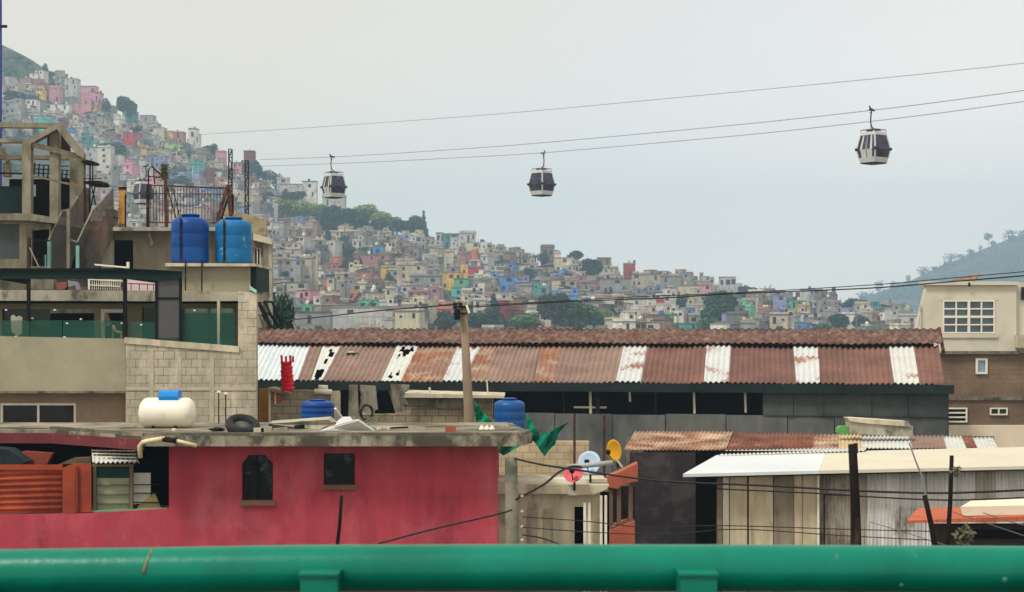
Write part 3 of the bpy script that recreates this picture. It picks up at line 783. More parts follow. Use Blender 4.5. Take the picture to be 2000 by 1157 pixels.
# roof strips: (eave px left, right, ridge px left, right, material, name)
def px_s(px, d, z):   # s for a pixel column on the roof at depth d
    return wh(px, 0, d)[0]
strips = [(300,585,350,606,FIBB,'white sheeting on the left end of the roof'),(585,612,606,632,RUST,None),(612,633,632,667,FIBR,'white strip torn by a hole near the eave'),(633,748,667,778,RUST,None),(748,786,778,817,FIBR,'white strip torn by a hole near the ridge'),(786,868,817,893,RUST2,None),
 (868,905,893,942,FIBR2,'patched strip behind the utility pole'),(905,945,942,975,RUST2,None),(945,1046,975,1058,RUST,None),(1046,1086,1058,1102,RUST2,'strip with peeling white stripes'),(1086,1205,1102,1219,RUST,None),(1205,1254,1219,1266,FIBR2,'white strip with rusty blotches, right of the peeling one'),
 (1254,1376,1266,1381,RUST,None),(1376,1424,1381,1428,FIBR2,'white strip with a large rusty patch at the top'),(1424,1556,1428,1550,RUST,None),(1556,1600,1550,1597,FIBR2,'white strip with a small rusty patch'),(1600,1746,1597,1737,RUST,None),(1746,1795,1737,1784,FIBR,'cleanest white strip at the right end'),(1795,1842,1784,1832,RUST,None)]
def tear(kind):
    def f(u, v):
        if kind == 1:   # near eave hole and ragged upper one
            a = (u-.45)**2/.10+(v-.16)**2/.02 < 1 or ((u-.62-.3*math.sin(v*20)*.3)**2/.03+(v-.74)**2/.012 < 1) or ((u-.55)**2/.01+(v-.5)**2/.006 < 1)
            return a
        return ((u-.55)**2/.13+(v-.8+.06*math.sin(u*14))**2/.008 < 1) or ((u-.3)**2/.006+(v-.65)**2/.002 < 1) or ((u-.35)**2/.012+(v-.12)**2/.004 < 1) or ((u-.65)**2/.008+(v-.2)**2/.003 < 1)
    return f
for i, (a, b, c, d, m, lb) in enumerate(strips):
    s0, s1 = px_s(a, 0, 0), px_s(b, 0, 0); r0, r1 = px_s(c, DR, 0), px_s(d, DR, 0)
    if m is RUST and a > 1200: m = RUSTR
    mb = MB(); white = m in (FIBR, FIBR2, FIBB)
    up = .03 if white else 0.
    ho = tear(1) if a == 612 else (tear(2) if a == 748 else None)
    mb.corr(wp(s0-.02, -.25, zE-.05+up), wp(s1+.02, -.25, zE-.05+up), wp(r0-.02, DR, zR+up), wp(r1+.02, DR, zR+up), amp=.04 if not ho else .02, pitch=.20, rows=14 if ho else 18, jit=.02, seed=i, holes=ho, lap=0 if ho else 3)
    o = mb.build('roof_panel', m, wt)
    if lb: o['label'] = lb
# ridge cap with scalloped rear edge
mb = MB(); sa, sb = -9, px_s(1838, 4.4, 0)
mb.corr(wp(sa, 3.9, zR+.12), wp(sb, 3.9, zR+.12), wp(sa, 5.2, zR+.66), wp(sb, 5.2, zR+.66), amp=.035, pitch=.27, rows=4, jit=.02, seed=77)
mb.build('ridge_roof', RIDGE, wt)
mb = MB(); mb.corr(wp(sa, 5.25, zR+.68), wp(sb, 5.25, zR+.68), wp(sa, 11, zR-1.1), wp(sb, 11, zR-1.1), amp=.035, pitch=.27, rows=4, seed=78)
mb.build('rear_roof', RIDGE, wt)
# gable trim at the right end of the ridge
mb = MB(); mb.bar(wp(sb+.02, 3.7, zR-.2), wp(sb+.02, 5.25, zR+.68), .1, .16); mb.build('ridge_trim', IRON, wt)
# black bar stands in for the dark gap under the ridge cap
mb = MB(); mb.bar(wp(sa, 4.15, zR+.05), wp(sb-.3, 4.15, zR+.05), .06, .10); mb.build('ridge_gap_shade', BLACK, wt)
# fascia / gutter
mb = MB(); z1 = wh(1200, 765)[1]
mb.hexa([wp(sL, -.32, z1), wp(sR+.15, -.32, z1), wp(sR+.15, -.12, z1), wp(sL, -.12, z1), wp(sL, -.32, zE-.08), wp(sR+.15, -.32, zE-.08), wp(sR+.15, -.12, zE-.08), wp(sL, -.12, zE-.08)])
mb.build('fascia', mat('dark_green_fascia', lin(32, 43, 42), var=.3, scale=.5, streak=.3, spec=.1), wt)
# walls
zW = wh(1200, 808)[1]; sM = wh(1490, 780)[0]; sS = wh(1020, 780)[0]
def wbox(mb, s0, s1, d0, d1, z0, z1):
    return mb.hexa([wp(s0, d0, z0), wp(s1, d0, z0), wp(s1, d1, z0), wp(s0, d1, z0), wp(s0, d0, z1), wp(s1, d0, z1), wp(s1, d1, z1), wp(s0, d1, z1)])
r = random.Random(3)
mb = MB(); s = sS-.6; k = 0
while s < sR-.1:
    w_ = r.uniform(1.6, 2.6); e_ = min(sR, s+w_)
    wbox(mb, s, e_-.03, .0+.03*(k % 2), .06+.03*(k % 2), 0, zW-.02*(k % 3)); s = e_; k += 1
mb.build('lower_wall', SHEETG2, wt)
mb = MB(); s = sM; k = 0
while s < sR-.1:
    w_ = r.uniform(.9, 1.7); e_ = min(sR, s+w_)
    wbox(mb, s, e_-.02, -.05+.025*(k % 2), -.01+.025*(k % 2), zW-.02, zE-.35); s = e_; k += 1
wbox(mb, sR-.04, sR, 0, 9.8, 0, zE-.2)
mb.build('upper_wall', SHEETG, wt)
mb = MB(); wbox(mb, sL, sR-.06, 10.2, 10.4, 0, zR-1.0); wbox(mb, sL, sL+.2, 0, 10.2, 0, zR-.9); mb.build('rear_wall', VOID, wt)
mb = MB(); wbox(mb, sL, sR-.1, .12, 10.1, .01, .1); mb.build('floor_slab', VOID, wt)
WHP = mat('pale_post', lin(190, 186, 160), var=.2, scale=3)
for px, a, b, wd, m in ((1152, 762, 808, 5, WHP), (1166, 765, 808, 8, DIRON), (1229, 762, 785, 4, WHP), (1280, 765, 808, 3, DIRON), (1355, 762, 808, 4, WHP), (1455, 764, 806, 4, WHP), (1100, 765, 808, 3, DIRON)):
    s_, za = wh(px, a); zb = wh(px, b)[1]
    m_ = MB(); m_.bar(wp(s_, .1, za), wp(s_+.02, .1, zb), wd*.019); m_.build('post', m, wt)
m_ = MB(); s1_, zz = wh(1120, 796); s2_, _ = wh(1184, 796); m_.bar(wp(s1_, .14, zz), wp(s2_, .14, zz), .07); m_.build('cross_bar', WHP, wt)
m_ = MB(); s1_, zz = wh(1281, 762); s2_, _ = wh(1342, 762); m_.bar(wp(s1_, .14, zz), wp(s2_, .14, zz), .04); m_.build('cross_bar', WHP, wt)
# boarded bays at the left end
BOARD = mat('weathered_board', lin(150, 144, 122), var=.3, scale=1.2, col2=lin(96, 92, 80), amt=.55, scale2=1.5, streak=.7)
for px0, px1, top, sk in ((682, 700, 752, 0), (705, 735, 752, 3), (762, 800, 748, -8)):
    a, za = wh(px0, top); b, _ = wh(px1, top); zb = wh(px0, 850)[1]; q = sk*.02
    m_ = MB(); m_.hexa([wp(a-q*3, .0, zb), wp(b-q*3, .0, zb), wp(b-q*3, .05, zb), wp(a-q*3, .05, zb), wp(a+q, .0, za), wp(b+q, .0, za), wp(b+q, .05, za), wp(a+q, .05, za)]); m_.build('board', BOARD, wt)
m_ = MB(); a, za = wh(505, 806); b, _ = wh(1020, 806); wbox(m_, a, b, .1, .2, 0, za-.15); m_.build('low_wall', BLOCKD, wt)
# puddle-shaped scrap on roof
m_ = MB(); a, z_ = wh(686, 694, 2.9); m_.lathe([(.18, 0), (.28, .03), (.05, .06)], wp(a, 2.9, zE+(zR-zE)*.72+.06), 10); m_.one('pot_lid', FIBR, 'small pale lid lying on the rusty warehouse roof between the torn white strips', 'lid')

# ================================================================== RIGHT HOUSE (cream box over brown block)
CREAM = mat('cream_cladding', lin(200, 195, 178), var=.05, scale=.8, col2=lin(170, 165, 148), amt=.64, scale2=.8, soft=.15)
Y = 67.
rt = thing('cream_house', 'tall house with cream clad top floor over brown block walls, right edge', 'house', (W(1900, 640, Y).x, Y, 0))
m_ = MB(); hol = rect(1842, 587, 1943, 651)
m_.prism([(1810, 556), (1985, 556), (1985, 690), (1790, 690), (1790, 640)], Y, .35, [hol]); skb(m_, 1812, 1985, Y+.36, Y+5, W(0, 689, Y).z, W(0, 558, Y).z); m_.build('upper_floor', CREAM, rt)
m_ = MB(); m_.prism(rect(1806, 550, 1990, 557), Y-.15, 1.); m_.build('roof', CREAM, rt)
m_ = MB(); m_.pb(1984, 552, 2120, 690, Y+.25, .6); m_.build('side_wing', CREAM, rt)
m_ = MB(); m_.pb(1995, 561, 2040, 586, Y+.2, .1); m_.build('window', GLASSD, rt)
m_ = MB(); m_.pb(1991, 655, 2100, 680, Y-.6, .8); m_.build('balcony', CONCL, rt)
m_ = MB(); m_.prism([(1838, 690), (2120, 690), (2120, 830), (1838, 830)], Y+.1, .5); m_.box(W(1838, 0, Y).x, Y+.1, 0, W(2120, 0, Y).x, Y+5, W(0, 830, Y).z); m_.build('wall', BROWNW, rt)
m_ = MB(); m_.pb(1838, 686, 1992, 692, Y-.1, .3); m_.build('ledge', CONCD, rt)
m_ = MB(); m_.pb(1846, 776, 2120, 782, Y+.02, .1); m_.build('floor_band', CONCD, rt)
def window_grid(parent, x0, y0, x1, y1, Y, cols, rows, fw, gm, fm, name='window', mid=None, glass_label=None):
    f = MB(); w_ = fw*Y/F
    for i in range(cols+1):
        x = x0+(x1-x0)*i/cols; ww = fw*(1.9 if mid and i == cols//2 else 1)
        f.pb(x-ww/2, y0-fw/2, x+ww/2, y1+fw/2, Y-.04, .07)
    for j in range(rows+1):
        yy = y0+(y1-y0)*j/rows; ww = fw*(1.7 if mid and j == rows//2 else 1)
        f.pb(x0-fw/2, yy-ww/2, x1+fw/2, yy+ww/2, Y-.035, .06)
    fo = f.build(name, fm, parent)
    gb = MB(); gb.pb(x0, y0, x1, y1, Y+.035, .03)
    gb.build('pane', gm, fo)
    return fo
GLB = glass('blue_green_glass', lin(34, 66, 76), rough=.06, var=.8, scale=1.4)
window_grid(rt, 1843, 588, 1942, 650, Y, 4, 4, 2.6, GLB, WHITE, mid=True)
m_ = MB(); m_.pb(1836, 581, 1949, 587, Y-.02, .1); m_.pb(1836, 652, 1949, 660, Y-.06, .1); m_.build('window_surround', CREAM, rt)
window_grid(rt, 1908, 702, 1927, 729, Y+.05, 1, 1, 4, glass('sky_glass', lin(110, 130, 150)), WHITE)
window_grid(rt, 1935, 798, 1967, 810, Y+.05, 2, 1, 2.5, GLASSG, WHITE)
window_grid(rt, 1846, 798, 1888, 824, Y+.05, 1, 3, 3, GLASSD, WHITE)
m_ = MB(); m_.pb(1797, 596, 1799, 636, Y-.1, .05); m_.build('drain_pipe', CONCL, rt)
m_ = MB(); m_.pb(1892, 552, 1895, 560, Y-.2, .06); m_.build('spout', BLACK, rt)
# pitched scrap roof on top
m_ = MB(); a, b, c = W(1846, 553, Y+1), W(1912, 553, Y+1), W(1914, 535, Y+1.2)
m_.hexa([W(1844, 553, Y+.8), W(1900, 552, Y+.6), W(1906, 548, Y+3), W(1870, 546, Y+3), W(1846, 551, Y+.8), W(1914, 533, Y+.6), W(1912, 536, Y+3), W(1872, 544, Y+3)])
m_.one('lean_to_roof', mat('old_boards', lin(136, 118, 96), var=.3, scale=2, streak=.5), 'small tilted board roof on top of the cream house', 'roof')
m_ = MB(); m_.prism([(1985, 553), (2060, 545), (2060, 553)], Y+.5, 2); m_.one('tilted_roof_sheet', WOOD, 'brown roof sheet at the right edge beside the cream house top', 'roof')
m_ = MB(); m_.box(W(1850, 0, 62).x, 62, 0, W(2120, 0, 62).x, 62.2, W(0, 831, 62).z); m_.one('yard_wall', mat('pale_peach_wall', lin(214, 200, 176), var=.08), 'plain pale peach wall below the brown block house', 'wall')

# ================================================================== LEAN-TO WITH RUSTY SHEETS (mid right)
Y0, Y1 = 43., 46.5
lt = thing('lean_to', 'low shed roofed with overlapping rusty and white corrugated sheets', 'shed', (W(1530, 0, 45).x, 45, 0))
RO = mat('orange_rust', lin(150, 114, 88), var=.3, scale=1.2, col2=lin(184, 162, 136), amt=.54, scale2=1.3, soft=.1, col3=lin(120, 76, 56), amt3=.5, scale3=.9, fine=.2)
RO2 = mat('deep_orange_rust', lin(126, 80, 58), var=.3, scale=1.4, col2=lin(168, 132, 104), amt=.63, scale2=1.1, soft=.04, col3=lin(92, 48, 36), amt3=.52, scale3=1.2, fine=.2)
def sheet(parent, fl, fr, bl, br, fy, by, m, y0=Y0, y1=Y1, pitch=.11, amp=.02, lb=None, name='roof_panel', zo=0., seed=1, fy2=None):
    mb = MB(); v = Vector((0, 0, zo)); mb.corr(W(fl, fy, y0)+v, W(fr, fy2 or fy, y0)+v, W(bl, by, y1)+v, W(br, by, y1)+v, amp=amp, pitch=pitch, rows=5, jit=.012, seed=seed)
    o = mb.build(name, m, parent)
    if lb: o['label'] = lb
    return o
sheet(lt, 1218, 1418, 1240, 1432, 880, 844, RO, zo=.02, lb='pinkish rusty sheet at the left end')
sheet(lt, 1412, 1485, 1432, 1487, 878, 846, RO2, seed=3)
sheet(lt, 1483, 1588, 1485, 1588, 877, 848, RO2, zo=.02, seed=4)
sheet(lt, 1586, 1640, 1586, 1640, 877, 849, RO, seed=5)
sheet(lt, 1638, 1686, 1638, 1682, 877, 850, mat('tan_sheet', lin(188, 166, 128), var=.12, fine=.1), zo=.02)
sheet(lt, 1684, 1784, 1680, 1776, 876, 851, FIBR, seed=6)
sheet(lt, 1782, 1848, 1774, 1842, 877, 852, RUST, zo=.02)
sheet(lt, 1846, 1892, 1840, 1880, 878, 853, FIBR, seed=8)
sheet(lt, 1890, 1912, 1878, 1900, 878, 853, RO2, zo=.02)
sheet(lt, 1910, 1950, 1898, 1938, 878, 854, FIBR, seed=9)
m_ = MB(); x0 = W(1236, 0, 43).x
m_.box(W(1236, 0, 44).x, 46.4, 0, W(1950, 0, 46).x, 46.5, 3.8); m_.build('rear_wall', CONCD, lt)
for px in (1240, 1418, 1560, 1700, 1930):
    m_ = MB(); a = W(px, 882, 43.2); m_.bar((a.x, a.y, 0), (a.x, a.y, a.z-.02), .09); m_.build('post', WOOD, lt)
# charcoal sheet stands in for the shade in the dark opening below
m_ = MB(); m_.box(W(1238, 0, 41.5).x, 42.9, 0, W(1425, 0, 42).x, 42.95, W(0, 884, 43).z)
m_.one('dark_opening_sheet', mat('opening_shade', lin(44, 38, 42), var=.4, scale=.8, col2=lin(60, 54, 54), amt=.56, scale2=1.6), 'dark opening below the rusty sheets, its shade put in as a charcoal sheet', 'opening')
# trough and green bag on the lean-to
t = thing('planter_trough', 'long weathered concrete trough resting on the corrugated lean-to roof', 'trough', W(1720, 852, 45.2))
m_ = MB(); m_.prism([(1659, 822), (1783, 833), (1783, 853), (1762, 853), (1660, 847)], 44.9, .55); m_.build('trough_body', CONC, t)
m_ = MB(); m_.prism([(1656, 817), (1672, 817), (1774, 824), (1780, 834), (1700, 828), (1659, 823)], 44.85, .65); m_.build('rim', CONCL, t)
m_ = MB(); m_.prism([(1637, 838), (1642, 833), (1660, 833), (1664, 848), (1640, 849), (1636, 845)], 45, .35); m_.one('green_bag', mat('green_cloth', lin(88, 150, 84), var=.15), 'crumpled bright green bag at the left end of the concrete trough', 'bag')

# ================================================================== SHED WITH CREAM ROOF (lower right)
Ys = 35.5
st = thing('corrugated_shed', 'big shed with white and cream sheet roof and zinc and board walls', 'shed', (W(1700, 0, Ys).x, Ys+2, 0))
CRM = mat('cream_roof_sheet', lin(198, 192, 174), var=.06, scale=.6, col2=lin(190, 178, 146), amt=.66, scale2=.7, soft=.1)
WRS = mat('white_roof_sheet', lin(200, 205, 208), var=.05, scale=.6)
def slab4(a, b, c, d, th):  # four corners front-left, front-right, back-right, back-left
    m_ = MB(); u = Vector((0, 0, th)); m_.hexa([a-u, b-u, c-u, d-u, a, b, c, d]); return m_
slab4(W(1334, 926, Ys-.5), W(1600, 919.5, Ys-.5), W(1614, 882.5, Ys+4), W(1400, 889, Ys+4), .07).build('roof_panel', WRS, st)['label'] = 'white roof sheet'
slab4(W(1600.4, 919.5, Ys-.5), W(2080, 909, Ys-.5), W(2050, 872, Ys+4), W(1614.4, 882.5, Ys+4), .07).build('roof_panel', CRM, st)['label'] = 'cream roof sheet'
m_ = MB(); m_.corr(W(1404, 891, Ys+3.6), W(1690, 880, Ys+3.6), W(1418, 880, Ys+4.9), W(1694, 874, Ys+4.9), amp=.02, pitch=.1, rows=3); m_.build('rear_sheet', FIBR, st)
ZINC = mat('zinc_sheet', lin(202, 203, 200), rough=.6, var=.12, scale=1.5, col2=lin(104, 84, 64), amt=.64, scale2=.8, soft=.05, streak=.6, metal=0)
ZINC2 = mat('zinc_sheet_dull', lin(166, 160, 148), rough=.7, var=.16, scale=1.5, col2=lin(92, 74, 58), amt=.58, scale2=.8, soft=.06, streak=.7)
BRD = mat('cream_board', lin(196, 184, 156), var=.14, scale=1.2, col2=lin(140, 126, 98), amt=.64, scale2=.9, streak=.7)
BRD2 = mat('grey_board', lin(138, 128, 110), var=.2, scale=1.2, col2=lin(90, 84, 74), amt=.6, scale2=.9, streak=.8)
def vsheet(x0, x1, m, cor=False, dz=0., top=None, name='wall_panel', Y=Ys):
    tp_ = (lambda x: 927-(x-1334)*.024) if top is None else (lambda x: top)
    a0, a1 = W(x0, tp_(x0), Y+dz), W(x1, tp_(x1), Y+dz)
    mb = MB()
    if cor: mb.corr((a0.x, a0.y, 0), (a1.x, a1.y, 0), a0, a1, amp=.018, pitch=.085, rows=3)
    else: mb.hexa([(a0.x, a0.y, 0), (a1.x, a0.y, 0), (a1.x, a0.y+.05, 0), (a0.x, a0.y+.05, 0), a0, (a1.x, a0.y, a0.z), (a1.x, a0.y+.05, a0.z), (a0.x, a0.y+.05, a0.z)])
    return mb.build(name, m, st)
for x0, x1, m, c, dz in ((1412, 1424, WHITE, 0, .05), (1426, 1460, BRD, 0, 0), (1462, 1510, BRD, 0, .03), (1512, 1550, BRD2, 0, 0), (1551, 1567, BRD, 0, .03), (1568, 1596, BRD, 0, .01), (1600, 1660, ZINC2, 1, 0), (1655, 1696, ZINC2, 1, .04), (1694, 1755, ZINC, 1, 0), (1752, 1812, ZINC, 1, .04), (1810, 1866, ZINC, 1, 0), (1864, 1910, ZINC, 1, .04), (1908, 1945, ZINC2, 1, 0), (1943, 2080, ZINC, 1, .03)):
    vsheet(x0, x1, m, c, dz)
for px, m, wd in ((1405, WOOD, 9), (1461, DWOOD, 3), (1598, WHITE, 4)):
    mb = MB(); a = W(px, 925, Ys-.08); mb.bar((a.x, a.y, 0), a, wd*Ys/F); mb.build('post', m, st)
mb = MB(); a, b = W(1610, 966, Ys-.12), W(1662, 968, Ys-.12); mb.bar(a, b, .03); mb.bar((a.x, a.y, 0), a, .035); mb.build('door_frame', DIRON, st)
mb = MB(); mb.box(W(1400, 0, Ys).x, Ys+4, 0, W(2060, 0, Ys).x, Ys+4.1, 3.9); mb.build('rear_wall', VOID, st)
mb = MB(); mb.bar(W(1385, 929, Ys-.35), W(2070, 913, Ys-.35), .05, .1); mb.build('eave_beam', DIRON, st)

# orange tiled roof corner
tt = thing('tiled_house', 'low house with orange tile roof, lower right', 'house', (W(1900, 0, 25).x, 26, 0))
OT = mat('orange_tile', lin(186, 98, 66), var=.15, scale=3, col2=lin(150, 74, 50), amt=.66, scale2=4, brick=(.18, .14, .01, lin(150, 78, 54)))
m_ = MB(); m_.hexa([W(1772, 1022, 24.6), W(2080, 1018, 24.6), W(2080, 1016, 26.5), W(1800, 1015, 26.5), W(1772, 1017, 24.6), W(2080, 1006, 24.6), W(2080, 985, 26.5), W(1792, 993, 26.5)]); m_.build('roof', OT, tt)
m_ = MB(); m_.hexa([W(1880, 1008, 24.9), W(2080, 1004, 24.9), W(2080, 990, 26.4), W(1898, 994, 26.4), W(1876, 990, 24.9), W(2080, 986, 24.9), W(2080, 972, 26.4), W(1900, 976, 26.4)]); m_.build('roof_cover', mat('white_tarp_roof', lin(214, 206, 186), var=.1, scale=2), tt)
m_ = MB(); a = W(1830, 1022, 25.2); m_.box(a.x, 25.2, 0, W(2080, 0, 25.2).x, 25.4, a.z-.03); m_.build('wall', mat('dark_brown_wall', lin(62, 56, 50), var=.3), tt)  # dark brown base colour
m_ = MB(); m_.pb(1870, 1036, 2060, 1052, 25.1, .08); m_.build('window', GLASSD, tt)

# ================================================================== SMALL CONCRETE HOUSE, ORANGE HOUSE, DISHES
Yk = 31.
kt = thing('concrete_house', 'small unfinished concrete house with white roof edge behind the utility post', 'house', (W(1080, 0, Yk).x, Yk+1, 0))
m_ = MB(); m_.prism([(940, 960), (1172, 960), (1172, 1080), (940, 1080)], Yk, .15, [rect(1122, 990, 1140, 1070)]); m_.build('wall', CONCL, kt)
m_ = MB(); a = W(940, 1078, Yk); m_.box(a.x, Yk, 0, W(1172, 0, Yk).x, Yk+.15, a.z); m_.build('lower_wall', CONC, kt)
m_ = MB(); m_.prism([(930, 946), (1190, 948), (1184, 957), (1160, 966), (1112, 968), (1108, 965), (930, 965)], Yk-.25, 2.0); m_.build('roof_slab', CONCL, kt)
m_ = MB(); m_.pb(930, 936, 1186, 943, Yk+.2, .12); m_.build('roof_edge', WHITE, kt)
m_ = MB(); m_.pb(1172, 962, 1190, 1070, Yk+1.2, .1); m_.pb(1118, 985, 1172, 1070, Yk+1.5, .1); m_.build('inner_wall', VOID, kt)
for px in (1142, 1151, 1174, 1183):
    m_ = MB(); a = W(px, 968 if px > 1160 else 982, Yk-.2); m_.bar((a.x, a.y, 0), a, .05); m_.build('column', WHITE, kt)
for x0, x1 in ((1030, 1050), (1062, 1080)):
    m_ = MB(); m_.pb(x0, 995, x1, 1070, Yk-.03, .1); m_.build('board', BOARD, kt)
m_ = MB(); m_.box(W(935, 0, 45).x, 45.5, 0, W(1152, 0, 45).x, 45.7, W(0, 862, 45.5).z); m_.one('cream_block_wall', mat('cream_block', lin(196, 178, 144), var=.12, brick=(.40, .20, .012, lin(150, 134, 106)), scale=1.4, col2=lin(150, 134, 108), amt=.62, scale2=1.2, fine=.1), 'cream block wall below the green tarp and behind the red satellite dish', 'wall')
for px, tp_, lb in ((1122, 808, 'thin rusty post standing against the cream block wall, left one'), (1180, 812, 'thin rusty post between the cream block wall and the yellow dish')):
    m_ = MB(); a = W(px, tp_, 44.6); m_.bar((a.x, a.y, 0), a, .07); m_.one('iron_post', IRON, lb, 'post')
ot = thing('orange_house', 'narrow orange plastered house with dark openings beside the white dish', 'house', (W(1210, 0, 34).x, 35, 0))
ORB = mat('orange_plaster', lin(164, 88, 66), var=.14, scale=2, col2=lin(140, 70, 50), amt=.64, scale2=1.5)
m_ = MB(); m_.prism([(1186, 932), (1212, 922), (1246, 905), (1246, 940), (1218, 946), (1206, 955), (1186, 952)], 34, .5); m_.build('upper_wall', ORB, ot)
m_ = MB(); a = W(1184, 1026, 34); m_.hexa([(a.x, 34, 0), (W(1240, 0, 34).x, 34, 0), (W(1240, 0, 34).x, 35.6, 0), (a.x, 35.6, 0), W(1184, 1040, 34), W(1240, 1018, 34), W(1240, 1018, 34)+Vector((0, 1.6, 0)), W(1184, 1040, 34)+Vector((0, 1.6, 0))]); m_.build('lower_wall', ORB, ot)
m_ = MB(); m_.pb(1190, 950, 1240, 1040, 34.9, .1); m_.build('inner_wall', DIRON, ot)
for px in (1193, 1209, 1232):
    m_ = MB(); m_.pb(px-4, 950, px+4, 1036, 34.1, .2); m_.build('pillar', mat('brown_pillar', lin(104, 84, 68), var=.3, scale=2), ot)
def dish(px, py, Y, rpx, m, label, face, arm=True, sq=1.0):
    c = W(px, py, Y); r_ = rpx*Y/F
    t = thing('satellite_dish', label, 'satellite dish', c-Vector((0, 0, r_*1.6)), None)
    rot = Vector(face).to_track_quat('Z', 'Y').to_matrix()
    mb = MB(); prof = [(0.02, 0), (r_*.4, r_*.04), (r_*.75, r_*.13), (r_, r_*.24), (r_*1.01, r_*.22), (r_*.75, r_*.09), (r_*.4, 0-.004), (.02, -.02)]
    mb.lathe(prof, c, 28, rot); mb.build('dish', m, t)
    f = Vector(face).normalized(); low = c-Vector((0, 0, r_*.8))
    mb = MB(); mb.bar(c-f*.03-Vector((0, 0, r_*.3)), c-f*.05-Vector((0, 0, r_*1.6)), .04); mb.build('mast', DIRON, t)
    mb = MB(); tipp = c+f*r_*.9-Vector((0, 0, r_*.25)); mb.tube([low+f*.1, tipp], .012, 6); mb.build('feed_arm', DIRON, t)
    mb = MB(); mb.lathe([(.03, 0), (.05, .03), (.05, .08), (.03, .1)], tipp, 8); mb.build('receiver', DIRON, t)
    return t
dish(1152, 905, 31.0, 23, mat('dish_pale_blue', lin(176, 198, 222), rough=.5, var=.06), 'pale blue-white satellite dish, largest of the three', (-.35, -1, .25))
dish(1121, 926, 30.7, 19, mat('dish_red', lin(208, 84, 94), rough=.5, var=.08), 'faded red satellite dish at the lower left of the pale blue one', (-.3, -1, .5))
dish(1203, 880, 33.5, 22, mat('dish_yellow', lin(214, 156, 30), rough=.5, var=.1), 'yellow satellite dish seen from the side below the rusty roof corner', (-1.0, -.75, -.1))
m_ = MB(); m_.bar(W(1203, 896, 33.4), W(1216, 913, 33.4), .04); m_.one('dish_bracket', WHP, 'pale slanting bracket under the yellow dish', 'bracket')
m_ = MB(); m_.tube([W(1108, 912, 30.4), W(1140, 910, 30.4), W(1197, 904, 30.4)], .05, 8); m_.one('grey_pipe', mat('grey_pipe', lin(150, 156, 150), rough=.5), 'grey pipe crossing in front of the pale blue dish', 'pipe')
# ================================================================== GREY BUILDING (left)
Y = 38.
gb = thing('grey_building', 'grey plastered and block house with glass-railed terrace, left side', 'house', (W(250, 0, Y).x, Y+2, 0))
# lower wall with window
m_ = MB(); m_.prism([(-160, 767), (245, 767), (245, 850), (-160, 850)], Y+.35, .2, [rect(2, 789, 146, 840)]); a = W(-160, 850, Y+.35); m_.box(a.x, Y+.35, 0, x_(245, Y), Y+.55, a.z); m_.build('lower_wall', ROSY, gb)
fo = window_grid(gb, 3, 790, 146, 840, Y+.38, 2, 1, 4, GLASSD, WHITE)
m_ = MB(); m_.pb(-20, 780, 170, 848, Y+2.5, .1); m_.build('room_wall', VOID, gb)
# plastered parapet of the terrace
m_ = MB(); m_.prism([(-160, 655), (0, 657), (245, 662), (245, 766), (-160, 766)], Y-.02, .18); m_.build('parapet', PLAST, gb)
m_ = MB(); m_.pb(-160, 764, 243, 768.5, Y-.05, .6); m_.build('terrace_slab', CONCD, gb)
# block wall with pillar
m_ = MB(); m_.prism([(245.5, 664), (465, 682), (465, 568), (501, 574), (501, 850), (245.5, 850)], Y-.04, .2)
a = W(245.5, 850, Y-.04); m_.box(a.x, Y-.04, 0, x_(501, Y-.04), Y+.16, a.z); m_.build('block_wall', BLOCK, gb)
m_ = MB(); skb(m_, 496, 500.5, Y+.17, Y+7, 0, W(0, 574, Y).z); m_.build('side_wall', BLOCK, gb)
m_ = MB(); m_.prism([(243, 659), (467, 677), (467, 689), (243, 671)], Y-.07, .26); m_.build('coping', CONCL, gb)
m_ = MB(); m_.pb(292, 684, 300, 836, Y-.055, .05); m_.pb(346, 700, 354, 836, Y-.052, .05); m_.pb(410, 700, 418, 836, Y-.053, .05); m_.pb(246, 757, 500, 763, Y-.056, .05); m_.build('tie_column', mat('tie_concrete', lin(176, 168, 148), var=.2, fine=.15), gb)
# terrace floor and back wall
m_ = MB(); skb(m_, -160, 496, Y+.56, Y+7, W(0, 769, Y).z, W(0, 764, Y).z); m_.build('terrace_floor', CONCD, gb)
Yb = Y+3.0
BK = mat('terrace_plaster', lin(136, 130, 104), var=.12, scale=.8)
m_ = MB(); m_.prism([(-160, 575), (494, 575), (494, 760), (-160, 760)], Yb, .2, [rect(4, 604, 184, 700), rect(199, 608, 242, 720), rect(277, 600, 302, 720), rect(359, 603, 456, 720)]); m_.build('terrace_wall', BK, gb)
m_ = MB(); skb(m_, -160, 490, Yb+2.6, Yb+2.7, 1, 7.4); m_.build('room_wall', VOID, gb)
m_ = MB(); m_.pb(4, 604, 98, 700, Yb+.1, .03); m_.build('window', GLASSG, gb); m_ = MB(); m_.pb(277, 600, 302, 720, Yb+.1, .03); m_.build('window', GLASSG, gb)
m_ = MB(); m_.pb(98, 640, 184, 700, Yb+.6, .05); m_.build('curtain', mat('teal_curtain', lin(22, 66, 62), var=.5, scale=2), gb)
f_ = MB(); f_.pb(197, 604, 245, 611, Yb-.05, .1); f_.pb(197, 604, 204, 720, Yb-.04, .1); f_.build('door_frame', WHITE, gb)
m_ = MB(); m_.bar(W(204, 612, Yb+.05), W(212, 634, Yb+.3), .12); m_.build('door_leaf', WHITE, gb)
m_ = MB(); m_.pb(359, 612, 456, 720, Yb+.1, .03); m_.build('window', GLASSG, gb)
f_ = MB(); f_.pb(405, 603, 411, 720, Yb+.02, .06); f_.pb(357, 602, 360, 720, Yb-.02, .06); f_.pb(455, 602, 458, 720, Yb-.02, .06); f_.build('window_frame', DGREEN, gb)
m_ = MB(); m_.pb(424, 586, 429, 676, Y+.35, .08); m_.build('terrace_post', CONCL, gb)
